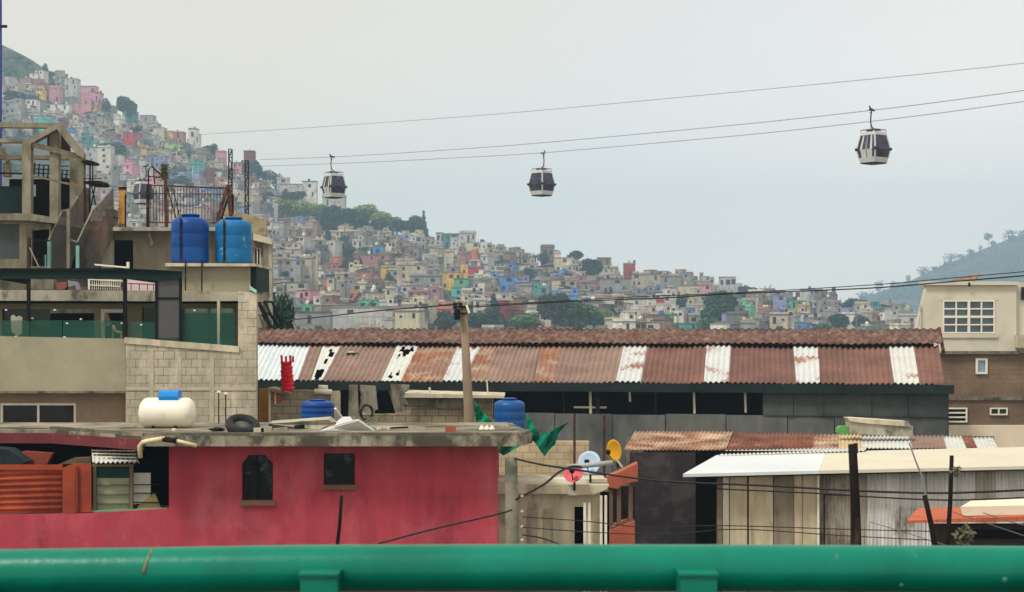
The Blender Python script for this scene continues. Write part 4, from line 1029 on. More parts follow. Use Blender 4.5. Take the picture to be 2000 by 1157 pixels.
# white sheet of paper-like cloth seen on the terrace
m_ = MB(); m_.prism([(21, 618), (26, 615), (31, 620), (37, 617), (43, 620), (42, 652), (34, 657), (22, 648)], Y+.9, .04); m_.one('white_cloth', WHITE, 'white cloth hanging behind the green glass railing at far left', 'cloth')
m_ = MB(); m_.tube([W(221, 636, Y+1.5), W(224, 645, Y+1.5), W(231, 650, Y+1.5), (W(238, 649, Y+1.5))], .035, 6); m_.bar(W(222, 640, Y+1.5), W(219, 668, Y+1.7), .03); m_.bar(W(236, 650, Y+1.5), W(238, 672, Y+1.5), .03)
m_.one('terrace_chair', mat('chair_tan', lin(190, 160, 110)), 'small curved tan chair by the white-framed terrace door', 'chair')
# roof band above terrace
m_ = MB(); m_.prism([(-160, 566), (355, 568), (490, 571), (490, 588), (355, 589), (-160, 587)], Y+1.9, 2.0); m_.build('roof_slab', CONC, gb)
m_ = MB(); m_.pb(-160, 587, 470, 592, Y+2.3, .7); m_.build('soffit_shade', VOID, gb)  # near-black strip paints the shade line under the slab
m_ = MB(); skb(m_, 330, 494, Y+1.95, Y+7, W(0, 572, Y+1.9).z-.02, W(0, 571, Y+1.9).z); m_.build('roof_terrace', CONC, gb)
# tank house on the roof
m_ = MB(); m_.prism([(333, 520), (489, 520), (489, 573), (333, 573)], Y+2.2, 2.2); m_.build('tank_house', PLAST, gb)
m_ = MB(); m_.prism([(322, 514), (500, 515), (500, 520.5), (322, 520.5)], Y+2.0, 2.8); m_.build('tank_slab', CONCL, gb)
m_ = MB(); m_.prism([(489.5, 521), (501, 521), (501, 568), (495, 566), (489.5, 560)], Y+2.25, 2.1); m_.build('tank_house_side', DGREEN, gb)
for px in (362, 394):
    m_ = MB(); m_.pb(px-1.2, 508, px+1.2, 572, Y+1.96, .03); m_.build('drain_pipe', DIRON, gb)
m_ = MB(); m_.prism([(487, 558), (501, 568), (500, 573), (488, 566)], Y+2.0, .1); m_.build('gutter_end', mat('mint_sheet', lin(150, 200, 176)), gb)
# glass railing
gr = thing('glass_railing', 'green glass terrace railing with small steel clips on the grey house', 'railing', W(120, 660, Y))
m_ = MB(); 
for i, (a, b, t0, t1) in enumerate(((-100, 57, 627, 626), (59, 121, 626, 626), (123, 242, 626, 627), (246, 305, 628, 630), (307, 351, 630, 633))):
    q = MB(); q.prism([(a, t0), (b, t1), (b, 663+(b-245)*.075 if b > 245 else 662), (a, 662 if a < 245 else 664+(a-245)*.075)], Y+.04, .02); q.build('glass_pane', GLASST, gr)
q = MB(); q.prism([(353, 604), (424, 604), (424, 678), (353, 672)], Y+.06, .02); q.build('glass_pane', GLASST, gr)
q = MB(); q.prism([(429, 604), (458, 604), (458, 679), (429, 678)], Y+.06, .02); q.build('glass_pane', GLASST, gr)
for px, py in ((12, 606), (63, 622), (107, 606), (131, 632), (158, 624), (238, 632), (276, 635), (329, 640), (336, 634), (380, 607), (31, 658), (126, 659)):
    q = MB(); c = W(px, py, Y+.02); q.lathe([(.02, -.02), (.035, 0), (.02, .02)], c, 8, 'Z'); q.build('clip', WHITE, gr)
# black steel canopy
cp = thing('steel_canopy', 'black steel canopy frame with grey panel over the terrace', 'canopy', W(150, 660, Y))
q = MB(); q.prism([(-160, 526), (246, 526), (353, 532), (353, 544), (310, 548), (246, 545), (-160, 545)], Y-.1, .12); q.build('beam', DGREEN, cp)
q = MB(); q.prism([(-160, 524), (246, 524), (352, 530), (246, 528.5), (-160, 528.5)], Y-.15, .8); q.build('canopy_roof', BLACK, cp)
q = MB(); q.bar(W(-20, 538, Y), W(53, 551, Y+.1), .12); q.build('brace', BLACK, cp)
q = MB(); q.bar(W(247, 543, Y+.05), W(306, 551, Y+.05), .06); q.build('brace', DGREEN, cp)
for px, y1, wd in ((55, 628, 6), (243.5, 660, 7), (305, 667, 5), (352, 668, 5)):
    q = MB(); q.pb(px-wd/2, 530, px+wd/2, y1, Y-.06, .08); q.build('post', BLACK, cp)
q = MB(); q.pb(308, 536, 350, 582, Y-.03, .04); q.pb(308, 584, 350, 660, Y-.03, .04); q.build('panel', mat('grey_panel', lin(78, 78, 80), rough=.5, var=.1), cp)
q = MB(); q.pb(306, 581, 352, 585, Y-.05, .07); q.build('rail', BLACK, cp)
for k, px in enumerate((380, 435)): pass
# water pipes with taps by the block wall
for px, tp_, lb in ((427, 763, 'thin white-capped standpipe against the block wall, left one'), (441, 766, 'thin white-capped standpipe against the block wall, right one')):
    q = thing('standpipe', lb, 'pipe', W(px, 835, 32.9)); m_ = MB(); m_.bar(W(px, 838, 32.9), W(px, tp_+4, 32.9), .02); m_.build('pipe', DIRON, q); m_ = MB(); m_.bar(W(px-3, tp_+2, 32.9), W(px+4, tp_+3, 32.9), .045); m_.build('cap', WHITE, q)

# ================================================================== BIG BLUE TANKS
def tank(px, y0, y1, wpx, Y, m, label, lidm=None, stripe=None, nozz=True):
    r_ = wpx/2*Y/F; c = W(px, y1, Y+r_); c.z = W(px, y1, Y).z; H = (y1-y0)*(Y+r_*.5)/F
    t = thing('water_tank', label, 'water tank', c)
    prof = [(r_*.96, 0), (r_, .05*H), (r_, .28*H), (r_*.985, .30*H), (r_*.985, .32*H), (r_, .34*H), (r_, .56*H), (r_*.985, .58*H), (r_*.985, .60*H), (r_, .62*H), (r_, .78*H), (r_*.93, .86*H), (r_*.7, .915*H), (r_*.45, .93*H)]
    mb = MB(); mb.lathe(prof, c, 32); mb.build('tank_body', m, t)
    mb = MB()
    for k in range(16):
        a = 2*math.pi*k/16; mb.bar(c+Vector((r_*.985*math.cos(a), r_*.985*math.sin(a), .36*H)), c+Vector((r_*.985*math.cos(a), r_*.985*math.sin(a), .55*H)), .05) if False else None
    mb.lathe([(r_*.46, .925*H), (r_*.46, .965*H), (r_*.5, .967*H), (r_*.5, .985*H), (r_*.3, H), (.02, H*1.005)], c, 28); mb.build('lid', lidm or m, t)
    if stripe:
        mb = MB(); mb.bar(c+Vector((stripe*r_, -math.sqrt(1-stripe**2)*r_-.02, 0)), c+Vector((stripe*r_, -math.sqrt(1-stripe**2)*r_-.02, H*.9)), .045, .03); mb.build('pipe', DIRON, t)
    return t
BLU = mat('tank_blue', lin(0, 62, 134), rough=.45, var=.12, scale=2, spec=.25, col2=lin(6, 78, 142), amt=.64, scale2=2, soft=.12, bump=0)
BLU2 = mat('tank_faded_blue', lin(8, 98, 152), rough=.55, var=.12, scale=2, spec=.25, col2=lin(110, 170, 200), amt=.64, scale2=3, soft=.06, bump=0)
BLU3 = mat('tank_mid_blue', lin(8, 76, 140), rough=.45, var=.1, spec=.3, bump=0)
tank(371.5, 416, 514, 74, 40.3, BLU, 'deep blue round water tank on the left of the roof slab', stripe=-.3)
tank(456.5, 422, 514, 72, 40.6, BLU2, 'paler, faded blue water tank with light patches on its shoulder', stripe=-.35)
tank(995, 779, 842, 61, 47, BLU3, 'blue water tank beside the green tarp and the utility pole')
tank(620, 782, 822, 66, 34.6, BLU, 'squat dark blue water tank half hidden by the red house roof')

# ================================================================== RUINED CONCRETE FRAME (upper left)
Y = 47.
cf = thing('unfinished_building', 'unfinished concrete roof frame with gable rafters and bare columns, upper left', 'building', (x_(80, Y), Y+2, 0))
FR = mat('frame_concrete', lin(130, 125, 106), var=.22, scale=1.5, col2=lin(104, 96, 76), amt=.56, scale2=1.6, streak=.6, fine=.15)
FRD = mat('frame_concrete_dark', lin(104, 97, 80), var=.25, scale=1.5, col2=lin(58, 54, 46), amt=.55, scale2=1.6, streak=.6, fine=.15)

def pr(name, pts, Y, d, m, par, holes=()):
    q = MB(); q.prism(pts, Y, d, holes); return q.build(name, m, par)
for x0, x1, t0, b0, dy in ((43, 60, 274, 420, 0), (97, 114, 250, 428, .15), (136, 149, 303, 436, 1.8), (153, 163, 304, 438, 1.2), (5, 18, 318, 345, 1)):
    pr('column', rect(x0, t0, x1, b0), Y+dy, .28, FR, cf)
pr('beam', [(-60, 238), (112, 241), (120, 248), (104, 250), (-60, 248)], Y+2.6, .3, FR, cf)
pr('rafter', [(58, 272), (110, 239), (118, 246), (112, 252), (60, 281)], Y-.02, .3, FR, cf)
pr('rafter', [(110, 240), (116, 240), (163, 300), (163, 309), (150, 303), (112, 254)], Y-.05, .25, FR, cf)
pr('beam', [(-60, 270), (58, 272), (60, 279), (-60, 278)], Y+.02, .26, FR, cf)
pr('beam', [(58, 276), (163, 303), (163, 313), (58, 286)], Y+.06, .2, FR, cf)
pr('beam', [(-30, 302), (135, 304), (135, 312), (-30, 311)], Y+3.4, .26, FR, cf)
pr('brace', [(-4, 284), (2, 284), (17, 312), (12, 318), (-4, 296)], Y+.8, .2, FR, cf)
pr('gable_panel', [(92, 262), (114, 250), (136, 280), (136, 297), (92, 286)], Y+1.2, .1, DIRON, cf)
pr('floor_slab', [(-60, 417), (57, 417), (112, 426), (165, 436), (165, 447), (110, 437), (57, 431), (-60, 430)], Y-.25, 4.5, FR, cf)
pr('handrail', [(61, 341), (163, 364), (163, 368), (61, 345)], Y-.3, .05, WOOD, cf)
pr('handrail', [(-10, 336), (42, 338), (42, 341), (-10, 340)], Y+.05, .05, DIRON, cf)
pr('green_box', rect(-20, 364, 37, 417), Y+.6, 1.2, DGREEN, cf)
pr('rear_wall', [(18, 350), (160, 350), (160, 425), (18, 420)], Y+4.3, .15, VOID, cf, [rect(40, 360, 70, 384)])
pr('lower_wall', [(-60, 431), (57, 432), (100, 438), (100, 560), (-60, 560)], Y, .2, FR, cf, [rect(-20, 438, 38, 506), [(62, 450), (96, 448), (96, 520), (62, 520)]])
pr('window', rect(-20, 438, 38, 506), Y+.06, .05, mat('grey_shutter', lin(70, 78, 78), var=.2), cf)
pr('room_wall', rect(-60, 432, 220, 560), Y+3.2, .1, VOID, cf)
q = MB(); skb(q, -60, 330, Y-.2, Y+4, 0, W(0, 545, Y).z); q.build('base_block', FRD, cf)
for i in range(9):
    q = MB(); xx = 122+i*5; q.bar(W(66+i*9, 345+i*2, Y+3.8), W(68+i*9, 318+i*2.2, Y+3.8), .035); q.build('rebar', DIRON, cf)
for i in range(4):
    q = MB(); yy = 322+i*8; q.bar(W(60, yy, Y+3.7), W(135, yy+3, Y+3.9), .03); q.build('rebar', DIRON, cf)
# dark scaffold beside the frame
sf = thing('scaffold', 'dark rusty scaffold platform just right of the concrete frame', 'scaffold', W(180, 430, Y+1.5))
pr('platform', [(163, 354), (196, 353), (200, 357), (196, 362), (172, 361), (163, 358)], Y+1, .9, DIRON, sf)
pr('platform', [(160, 310), (182, 315), (183, 320), (160, 319)], Y+1, .7, DIRON, sf)
for x0, y0, x1, y1, wd in ((176, 316, 175, 440, 2.6), (181, 318, 181, 362, 2), (163, 350, 200, 349, 1.6), (165, 364, 166, 440, 4.5), (178, 362, 190, 412, 2), (186, 362, 176, 412, 2)):
    q = MB(); q.pbar(x0, y0, x1, y1, Y+1.05, wd); q.build('tube', IRON if wd > 4 else DIRON, sf)
q = MB(); q.pbar(172, 368, 172, 438, Y+1.2, 7); q.build('timber', WOOD, sf)
# stair with corrugated balustrades
sr = thing('outside_stair', 'steep outside stair with grey sheet balustrades and pale handrails', 'stair', W(160, 530, Y-1))
MESH = mat('grey_brown_sheet', lin(68, 64, 60), var=.2, scale=1.5, col2=lin(104, 82, 68), amt=.62, scale2=1.2, soft=.08, streak=.8)
MESH.node_tree.nodes['Principled BSDF'].inputs['Alpha'].default_value = .62   # expanded wire mesh, half see-through
pr('balustrade', [(95, 470), (122, 411), (137, 411), (150, 386), (163, 372), (163, 440), (128, 560), (95, 560)], Y-1.2, .06, MESH, sr)
pr('balustrade', [(151, 473), (180, 411), (194, 398), (221, 368), (221, 462), (200, 500), (184, 560), (151, 560)], Y-1.6, .06, MESH, sr)
for pts in (((95, 469), (122, 411), (136, 411), (152, 384)), ((137, 468), (151, 473), (180, 411), (194, 398), (220, 367))):
    q = MB(); 
    for a, b in zip(pts, pts[1:]): q.pbar(a[0], a[1], b[0], b[1], Y-1.7, 2.6)
    q.build('handrail', BOARD, sr)
TURQ = mat('turquoise_paint', lin(120, 168, 160), var=.2, scale=3, col2=lin(120, 90, 70), amt=.64, scale2=4)
for px, t0, b0, m, wd in ((95, 472, 530, TURQ, 6), (151, 480, 532, TURQ, 6), (88, 498, 520, TURQ, 4), (55, 463, 530, IRON, 5), (133, 408, 540, CONCD, 6)):
    pr('post', rect(px-wd/2, t0, px+wd/2, b0), Y-1.8, .1, m, sr)
for x0, y0, x1, y1, wd, m in ((57, 468, 100, 470, 1.8, DIRON), (58, 484, 76, 522, 2, BOARD)):
    q = MB(); q.pbar(x0, y0, x1, y1, Y-1.9, wd); q.build('rail', m, sr)
for i in range(8):
    q = MB(); q.pbar(60+i*4.5, 470, 60+i*4.5, 520, Y-1.85, 1.1); q.build('baluster', DIRON, sr)
for i in range(9):
    pr('step', rect(150+i*7, 520-i*14, 163+i*7, 534-i*14), Y-1.5, 1.1, CONCD, sr)

# ================================================================== HOUSE WITH RUSTY RAILING
Yh = 46.
hh = thing('brown_house', 'dark beige house with flat roof and black doorway below the rusty railing', 'house', (x_(330, Yh), Yh+2, 0))
WALLD = mat('dark_beige_wall', lin(128, 120, 104), var=.15, scale=1, col2=lin(92, 86, 74), amt=.58, scale2=1, soft=.12, streak=.4)  # dark beige base with darker streaked patches
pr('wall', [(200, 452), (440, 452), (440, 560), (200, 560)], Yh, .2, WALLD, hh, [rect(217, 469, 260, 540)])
pr('pillar', [(199, 466), (218, 458), (218, 560), (196, 560)], Yh-.12, .3, CONCL, hh)
pr('room_wall', rect(200, 452, 300, 560), Yh+2, .1, VOID, hh)
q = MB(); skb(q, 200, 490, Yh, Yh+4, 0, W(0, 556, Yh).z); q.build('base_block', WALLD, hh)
pr('roof_slab', [(219, 444), (440, 444), (440, 451), (219, 451)], Yh-.6, 4.5, CONC, hh)
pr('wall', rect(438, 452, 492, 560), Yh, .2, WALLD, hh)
Yt = 74.
th_ = thing('tan_house', 'rough tan house corner with narrow window slot right of the faded blue tank', 'house', (x_(500, Yt), Yt+2, 0))
pr('wall', [(440, 404), (455, 410), (520, 431), (520, 560), (440, 560)], Yt, .25, mat('rough_tan_wall', lin(150, 138, 108), var=.2, scale=1.5, col2=lin(110, 98, 76), amt=.55, scale2=1.4, fine=.2), th_, [rect(496, 484, 509, 534)])
pr('ledge', [(490, 455), (531, 466), (531, 478), (490, 468)], Yt-.6, .8, CONCL, th_)
pr('side_wall', [(515, 470), (531, 476), (531, 640), (480, 640), (480, 540), (515, 540)], Yt-.35, .3, CONC, th_)
pr('corner_post', rect(514, 474, 521, 640), Yt-.42, .07, CONCD, th_)
q = MB(); skb(q, 480, 530, Yt-.3, Yt+3, 0, W(0, 640, Yt).z); q.build('base_block', CONC, th_)
fo = window_grid(th_, 497, 485, 508, 533, Yt+.12, 2, 1, 1.6, GLASSD, WHITE)
pr('bracket', [(287, 452), (292, 452), (299, 476), (295, 481)], Yh-.2, .1, CONC, hh)
# roof railing
rl = thing('roof_railing', 'rusty iron railing around the flat roof above the blue tanks', 'railing', W(365, 444, Yh))
for x0, y0, x1, y1, wd in ((288, 362, 440, 368, 3), (288, 435, 440, 436, 2.4), (288, 378, 440, 380, 1.6)):
    q = MB(); q.pbar(x0, y0, x1, y1, Yh-.5, wd); q.build('rail', IRON, rl)
for i in range(25):
    x = 294+i*5.9
    q = MB(); q.pbar(x, 366, x, 436, Yh-.48, 1.2); q.build('baluster', IRON, rl)
q = MB(); q.pbar(289, 361, 289, 444, Yh-.5, 5.5); q.build('post', DIRON, rl)
q = MB(); q.pbar(323, 346, 325, 444, Yh-.45, 6); q.build('post', IRON, rl)
q = MB(); q.pbar(347, 436, 322, 352, Yh-.44, 1.8); q.build('brace', DIRON, rl)
q = MB(); q.pbar(338, 368, 352, 430, Yh-.44, 1.8); q.build('brace', DIRON, rl)
q = MB(); q.pbar(424, 432, 444, 366, Yh-.5, 6); q.pbar(446, 362, 452, 432, Yh-.46, 7); q.pbar(432, 428, 450, 372, Yh-.43, 4); q.build('rusty_panel', IRON, rl)
q = MB(); q.pbar(455, 380, 455, 418, Yh-.4, 3); q.build('post', DIRON, rl)
q = MB(); q.pb(220, 443, 284, 444.5, Yh-.3, .2); q.build('kerb', CONC, rl)
# yellow post
m_ = MB(); m_.pb(232, 369, 243, 444, Yh-.4, .16); yo = m_.one('yellow_post', mat('ochre_paint', lin(176, 132, 62), var=.25, scale=3, col2=lin(92, 60, 40), amt=.6, scale2=4), 'flaking ochre post with dark cap left of the rusty railing', 'post')
m_ = MB(); m_.pb(231, 365, 244, 370, Yh-.42, .2); m_.one('post_cap', DIRON, 'dark iron cap lying on top of the flaking ochre post', 'cap')
m_ = MB(); m_.pb(243.5, 380, 246, 444, Yh-.35, .05); m_.one('iron_bar', DIRON, 'thin dark bar right beside the ochre post', 'bar')
# antenna frame with dry climbing plant
an = thing('antenna_frame', 'bent wire frame with clutter hanging above the railing post', 'frame', W(300, 444, Yh+.5))
q = MB(); q.tube([W(290, 440, Yh+.5), W(290, 332, Yh+.5), W(297, 325, Yh+.5), W(318, 346, Yh+.5)], .025, 6); q.build('tube', DIRON, an)
q = MB(); q.tube([W(300, 326, Yh+.5), W(302, 360, Yh+.5)], .02, 6); q.tube([W(290, 345, Yh+.5), W(318, 347, Yh+.5)], .02, 6); q.build('tube', DIRON, an)
q = MB(); q.pbar(323, 322, 325, 350, Yh+.3, 4.5); q.one('rusty_stub', IRON, 'rusty stub with a tuft of dry plant above the railing post', 'post')
rr = random.Random(4); q = MB()
for i in range(160):
    c = W(320+rr.gauss(0, 4), 336+rr.gauss(0, 7), Yh+.3+rr.uniform(-.15, .15)); a = Vector((rr.uniform(-1, 1), rr.uniform(-1, 1), rr.uniform(-1, 1))).normalized()*.05; b = a.orthogonal().normalized()*.03
    q.add([c-a, c+b, c+a, c-b], [(0, 1, 2, 3)])
q.one('dry_plant', LM['dry'], 'dry plant tuft clinging to the rusty stub above the railing', 'plant')
# lattice masts
def mast(px, y0, y1, wpx, Y, label):
    t = thing('lattice_mast', label, 'mast', W(px, y1, Y), 'lattice masts'); w_ = wpx*Y/F/2; c = W(px, 0, Y); z0 = W(0, y1, Y).z-6; z1 = W(0, y0, Y).z
    for sx in (-1, 1):
        for sy in (-1, 1):
            q = MB(); q.bar((c.x+sx*w_, Y+sy*w_, z0), (c.x+sx*w_, Y+sy*w_, z1), .045); q.build('leg', DIRON, t)
    n = 16; q = MB()
    for i in range(n):
        a, b = z0+(z1-z0)*i/n, z0+(z1-z0)*(i+1)/n; s = 1 if i % 2 else -1
        for sy in (-1, 1): q.bar((c.x-s*w_, Y+sy*w_, a), (c.x+s*w_, Y+sy*w_, b), .035)
        for sx in (-1, 1): q.bar((c.x+sx*w_, Y-w_, a), (c.x+sx*w_, Y+w_, b), .05)
        q.bar((c.x-w_, Y-w_, b), (c.x+w_, Y-w_, b), .05)
    q.build('bracing', DIRON, t)
mast(450, 292, 384, 6.5, 110, 'taller dark lattice mast, left of the two behind the railing')
mast(482, 314, 392, 6.5, 118, 'shorter dark lattice mast, right of the two')
# white railing and laundry on the low roof behind canopy
wr = thing('white_railing', 'white balcony railing behind the black canopy beam', 'railing', W(215, 566, 42.5))
for x0, y0, x1, y1, wd in ((174, 545, 174, 566, 3.5), (174, 546, 252, 550, 2), (174, 557, 235, 560, 1.6), (185, 517, 250, 523, 3), (250, 512, 250, 548, 5)):
    q = MB(); q.pbar(x0, y0, x1, y1, 42.5, wd); q.build('rail', WHITE, wr)
for i in range(14):
    q = MB(); q.pbar(180+i*4.2, 546, 180+i*4.2, 566, 42.52, 1.2); q.build('baluster', WHITE, wr)
q = MB(); q.pb(240, 546, 303, 568, 43, .12); q.one('white_parapet', mat('pinkish_white', lin(226, 206, 204), var=.08), 'pinkish white low wall glimpsed behind the canopy post', 'wall')
q = thing('red_rail', 'thin dark red rail in front of the pinkish white low wall', 'rail', W(275, 566, 42.8))
m_ = MB(); m_.pbar(250, 554, 303, 556, 42.8, 2); m_.build('rail', mat('wine_paint', lin(128, 40, 60)), q)
for px in (256, 272, 288, 300):
    m_ = MB(); m_.pbar(px, 555, px, 567, 42.8, 1.5); m_.build('baluster', MATS['wine_paint'], q)
q = MB(); q.pb(60, 546, 105, 565, 42.6, .3); q.one('stacked_blocks', CONCD, 'dark stacked blocks seen under the canopy beam', 'blocks')
q = MB(); q.prism([(108, 552), (130, 551), (130, 561), (124, 566), (112, 566)], 42.4, .3); q.one('clay_pot', mat('clay', lin(126, 78, 64), var=.2), 'brown clay pot seen under the canopy beam', 'pot')
q = MB(); q.prism([(132, 548), (152, 551), (158, 566), (150, 566), (146, 557), (134, 562)], 42.4, .1); q.one('grey_cloth', mat('grey_cloth', lin(128, 128, 136), var=.2), 'grey cloth heap beside the clay pot under the canopy', 'cloth')
# dark picture-frame scrap leaning on warehouse roof
sc2 = thing('scrap_metal', 'black metal frames leaning between the house corner and the warehouse roof', 'frames', W(528, 645, 73))
for pts in ([(503, 590), (532, 590), (553, 642), (530, 643)], [(512, 615), (526, 612), (545, 640), (534, 642)]):
    q = MB()
    for a, b in zip(pts, pts[1:]+pts[:1]): q.pbar(a[0], a[1], b[0], b[1], 73, 4, 73.5)
    q.build('frame', BLACK, sc2)
for a, b in (((508, 592), (532, 642)), ((518, 592), (543, 642)), ((505, 612), (516, 642))):
    q = MB(); q.pbar(a[0], a[1], b[0], b[1], 73.1, 3, 73.5); q.build('bar', BOARD if a[0] == 505 else DIRON, sc2)
# ================================================================== RED HOUSE
Y = 30.
rd = thing('red_house', 'crimson plastered house with concrete slab roof and two small dark windows', 'house', (x_(500, Y), Y+1.5, 0))
REDM = mat('crimson_plaster', lin(166, 60, 74), var=.14, scale=.9, col2=lin(178, 88, 98), amt=.6, scale2=.9, soft=.12, col3=lin(128, 44, 58), amt3=.6, scale3=1.1, fine=.07, bump=.35, streak=.34)
arch = [(472, 985), (472, 906), (486, 889), (518, 889), (533, 906), (533, 985)]
pr('wall', [(-120, 1009), (180, 1003), (330, 994), (330, 868), (972, 868), (972, 1120), (-120, 1120)], Y, .25, REDM, rd, [list(reversed(arch)), rect(632, 886, 693, 952)])
q = MB(); q.box(x_(-120, Y), Y, 0, x_(972, Y), Y+.25, W(0, 1119, Y).z); q.build('lower_wall', REDM, rd)
q = MB(); q.box(x_(972, Y)-.25, Y+.26, 0, x_(972, Y), Y+3.1, W(0, 868, Y).z); q.build('side_wall', REDM, rd)
SILL = mat('brown_sill', lin(110, 78, 64), var=.2, scale=3, fine=.1)
GLP = mat('pane_painted_reflections', lin(5, 9, 11), rough=.25, var=.9, scale=3, spec=.15, bump=0, col2=lin(44, 62, 66), amt=.6, scale2=5, soft=.05)  # teal blotches paint reflections into the pane colour
for a, b, c, d in ((468, 978, 537, 988), (629, 948, 696, 957)):
    q = MB(); q.pb(a, b, c, d, Y-.06, .2); q.build('window_sill', SILL, rd)
def outline_frame(pts, Y, wd, m, par, name='window'):
    q = MB()
    for a, b in zip(pts, pts[1:]+pts[:1]): q.pbar(a[0], a[1], b[0], b[1], Y, wd)
    fo = q.build(name, m, par); g_ = MB(); g_.prism(pts, Y+.02, .02); g_.build('pane', GLP, fo); return fo
outline_frame(arch, Y+.12, 3, BLACK, rd)
outline_frame(rect(632, 886, 693, 952), Y+.12, 3, BLACK, rd)
q = MB(); q.pb(500, 890, 503, 985, Y+.1, .03); q.build('window_bar', BLACK, rd)
SLAB = mat('slab_edge', lin(140, 134, 116), var=.2, scale=1.5, col2=lin(74, 72, 60), amt=.5, scale2=2.2, streak=.4, fine=.15)
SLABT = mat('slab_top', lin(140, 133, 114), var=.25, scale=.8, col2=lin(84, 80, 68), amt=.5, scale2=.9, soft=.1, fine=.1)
# slab: front edge y 29.4
zt = W(0, 852, 29.4).z; zb = W(0, 872, 29.4).z
q = MB()
def wpoly(pts, z0, z1):
    n = len(pts); q_ = MB(); q_.wprism([[Vector((x, y, z1)) for x, y in pts]], Vector((0, 0, z0-z1))); return q_
P = [(x_(282, 29.4), 29.4), (x_(1012, 29.4), 29.4), (x_(1040, 30), 30.2), (x_(1000, 33.4), 33.4), (x_(-130, 33.4), 33.4), (x_(-130, 31.3), 31.3), (x_(100, 31.2), 31.2)]
wpoly(P, zb, zt).build('roof_slab', SLAB, rd)
P2 = [(x, y+.12) for x, y in P[:3]]+[(x, y) for x, y in P[3:]]
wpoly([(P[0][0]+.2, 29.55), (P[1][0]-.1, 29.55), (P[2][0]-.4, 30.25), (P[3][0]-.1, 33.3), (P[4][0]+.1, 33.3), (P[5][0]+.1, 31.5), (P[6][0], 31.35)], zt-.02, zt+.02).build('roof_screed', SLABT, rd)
# wine painted fascia on the recessed left part
q = MB(); a, b = Vector((x_(-130, 31.26), 31.26, 0)), Vector((x_(104, 31.16), 31.14, 0)); c = Vector((x_(282, 29.38), 29.36, 0))
z2, z3 = zb-.01, zt-.06
for u, v in ((a, b), (b, c)):
    dn = (v-u).normalized().cross(Vector((0, 0, 1)))*.04
    q.hexa([u+dn+Vector((0, 0, z2-.06)), v+dn+Vector((0, 0, z2-.06)), v+Vector((0, 0, z2-.06)), u+Vector((0, 0, z2-.06)), u+dn+Vector((0, 0, z3)), v+dn+Vector((0, 0, z3)), v+Vector((0, 0, z3)), u+Vector((0, 0, z3))])
q.build('fascia', mat('wine_plaster', lin(104, 44, 48), var=.25, scale=2, col2=lin(150, 100, 84), amt=.64, scale2=2), rd)
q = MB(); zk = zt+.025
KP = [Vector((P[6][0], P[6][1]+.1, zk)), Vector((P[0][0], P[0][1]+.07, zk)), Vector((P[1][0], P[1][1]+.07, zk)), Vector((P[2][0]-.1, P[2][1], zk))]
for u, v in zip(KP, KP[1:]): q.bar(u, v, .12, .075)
q.build('edge_kerb', mat('stained_shaded_kerb', lin(84, 82, 70), var=.35, scale=2, col2=lin(130, 122, 102), amt=.56, scale2=1.5, fine=.2), rd)  # dark colour paints in the stained, shadowed edge of the slab
# recess behind
pr('recess_wall', rect(-130, 862, 332, 1040), Y+2.6, .1, VOID, rd)
pr('recess_side', rect(328, 868, 331, 1000), Y+.26, 2.3, VOID, rd)
pr('recess_floor', rect(-120, 1012, 330, 1018), Y+.3, 2.2, CONCD, rd)
# glazed corner
ORG = mat('orange_sheet', lin(146, 62, 36), var=.22, scale=1.4, col2=lin(126, 52, 34), amt=.56, scale2=1.2, soft=.06, fine=.1)
WINF = mat('tan_frame', lin(110, 100, 76), var=.2, scale=3)
gw = thing('louvre_window', 'greenish louvred window set in the recess of the red house', 'window', W(250, 998, Y+.2))
LV = mat('greenish_curtain', lin(140, 146, 122), var=.12, scale=1.5)
LV2 = mat('white_curtain', lin(186, 188, 176), var=.1, scale=1.5)
pr('pane', rect(189, 934, 252, 996), Y+.25, .03, LV, gw); pr('pane', rect(189, 914, 252, 933), Y+.25, .03, GLASSG, gw)
pr('pane', rect(258, 924, 294, 985), Y+.3, .03, LV2, gw); pr('pane', [(268, 990), (302, 962), (316, 996), (268, 997)], Y+.26, .03, mat('tan_cloth', lin(146, 132, 96)), gw)
for yy in (947, 965, 983): pr('louvre', rect(189, yy, 252, yy+1.6), Y+.2, .04, WINF, gw)
for yy in (946, 963, 981): pr('louvre', rect(259, yy, 312, yy+1.6), Y+.21, .04, BLACK, gw)
for a, b in ((182, 187), (253, 259), ): pr('frame', rect(a, 908, b, 1000), Y+.15, .08, WINF, gw)
pr('frame', rect(180, 907, 260, 912), Y+.14, .09, WINF, gw); pr('frame', [(176, 998), (325, 993), (325, 996), (176, 1001)], Y+.1, .12, mat('green_sill', lin(110, 148, 120)), gw)
# orange sheets
os_ = thing('orange_sheeting', 'orange painted corrugated metal sheeting at the far left of the red house', 'sheet', W(60, 1005, Y+.1))
a, b, c, d = W(-40, 1004, Y+.1), W(-40, 920, Y+.1), W(124, 1000, Y+.1), W(124, 914, Y+.1)
q = MB(); q.corr(a, b, c, d, amp=.022, pitch=.112, rows=2); q.build('ribbed_panel', ORG, os_)
pr('flat_panel', [(122, 914), (142, 906), (178, 906), (178, 1000), (122, 1003)], Y+.05, .05, ORG, os_)
pr('flat_panel', rect(-40, 908, 122, 918), Y+.04, .03, ORG, os_)
pr('rib', rect(147, 912, 152, 1001), Y+.0, .06, mat('orange_dark', lin(122, 50, 32), var=.3), os_)
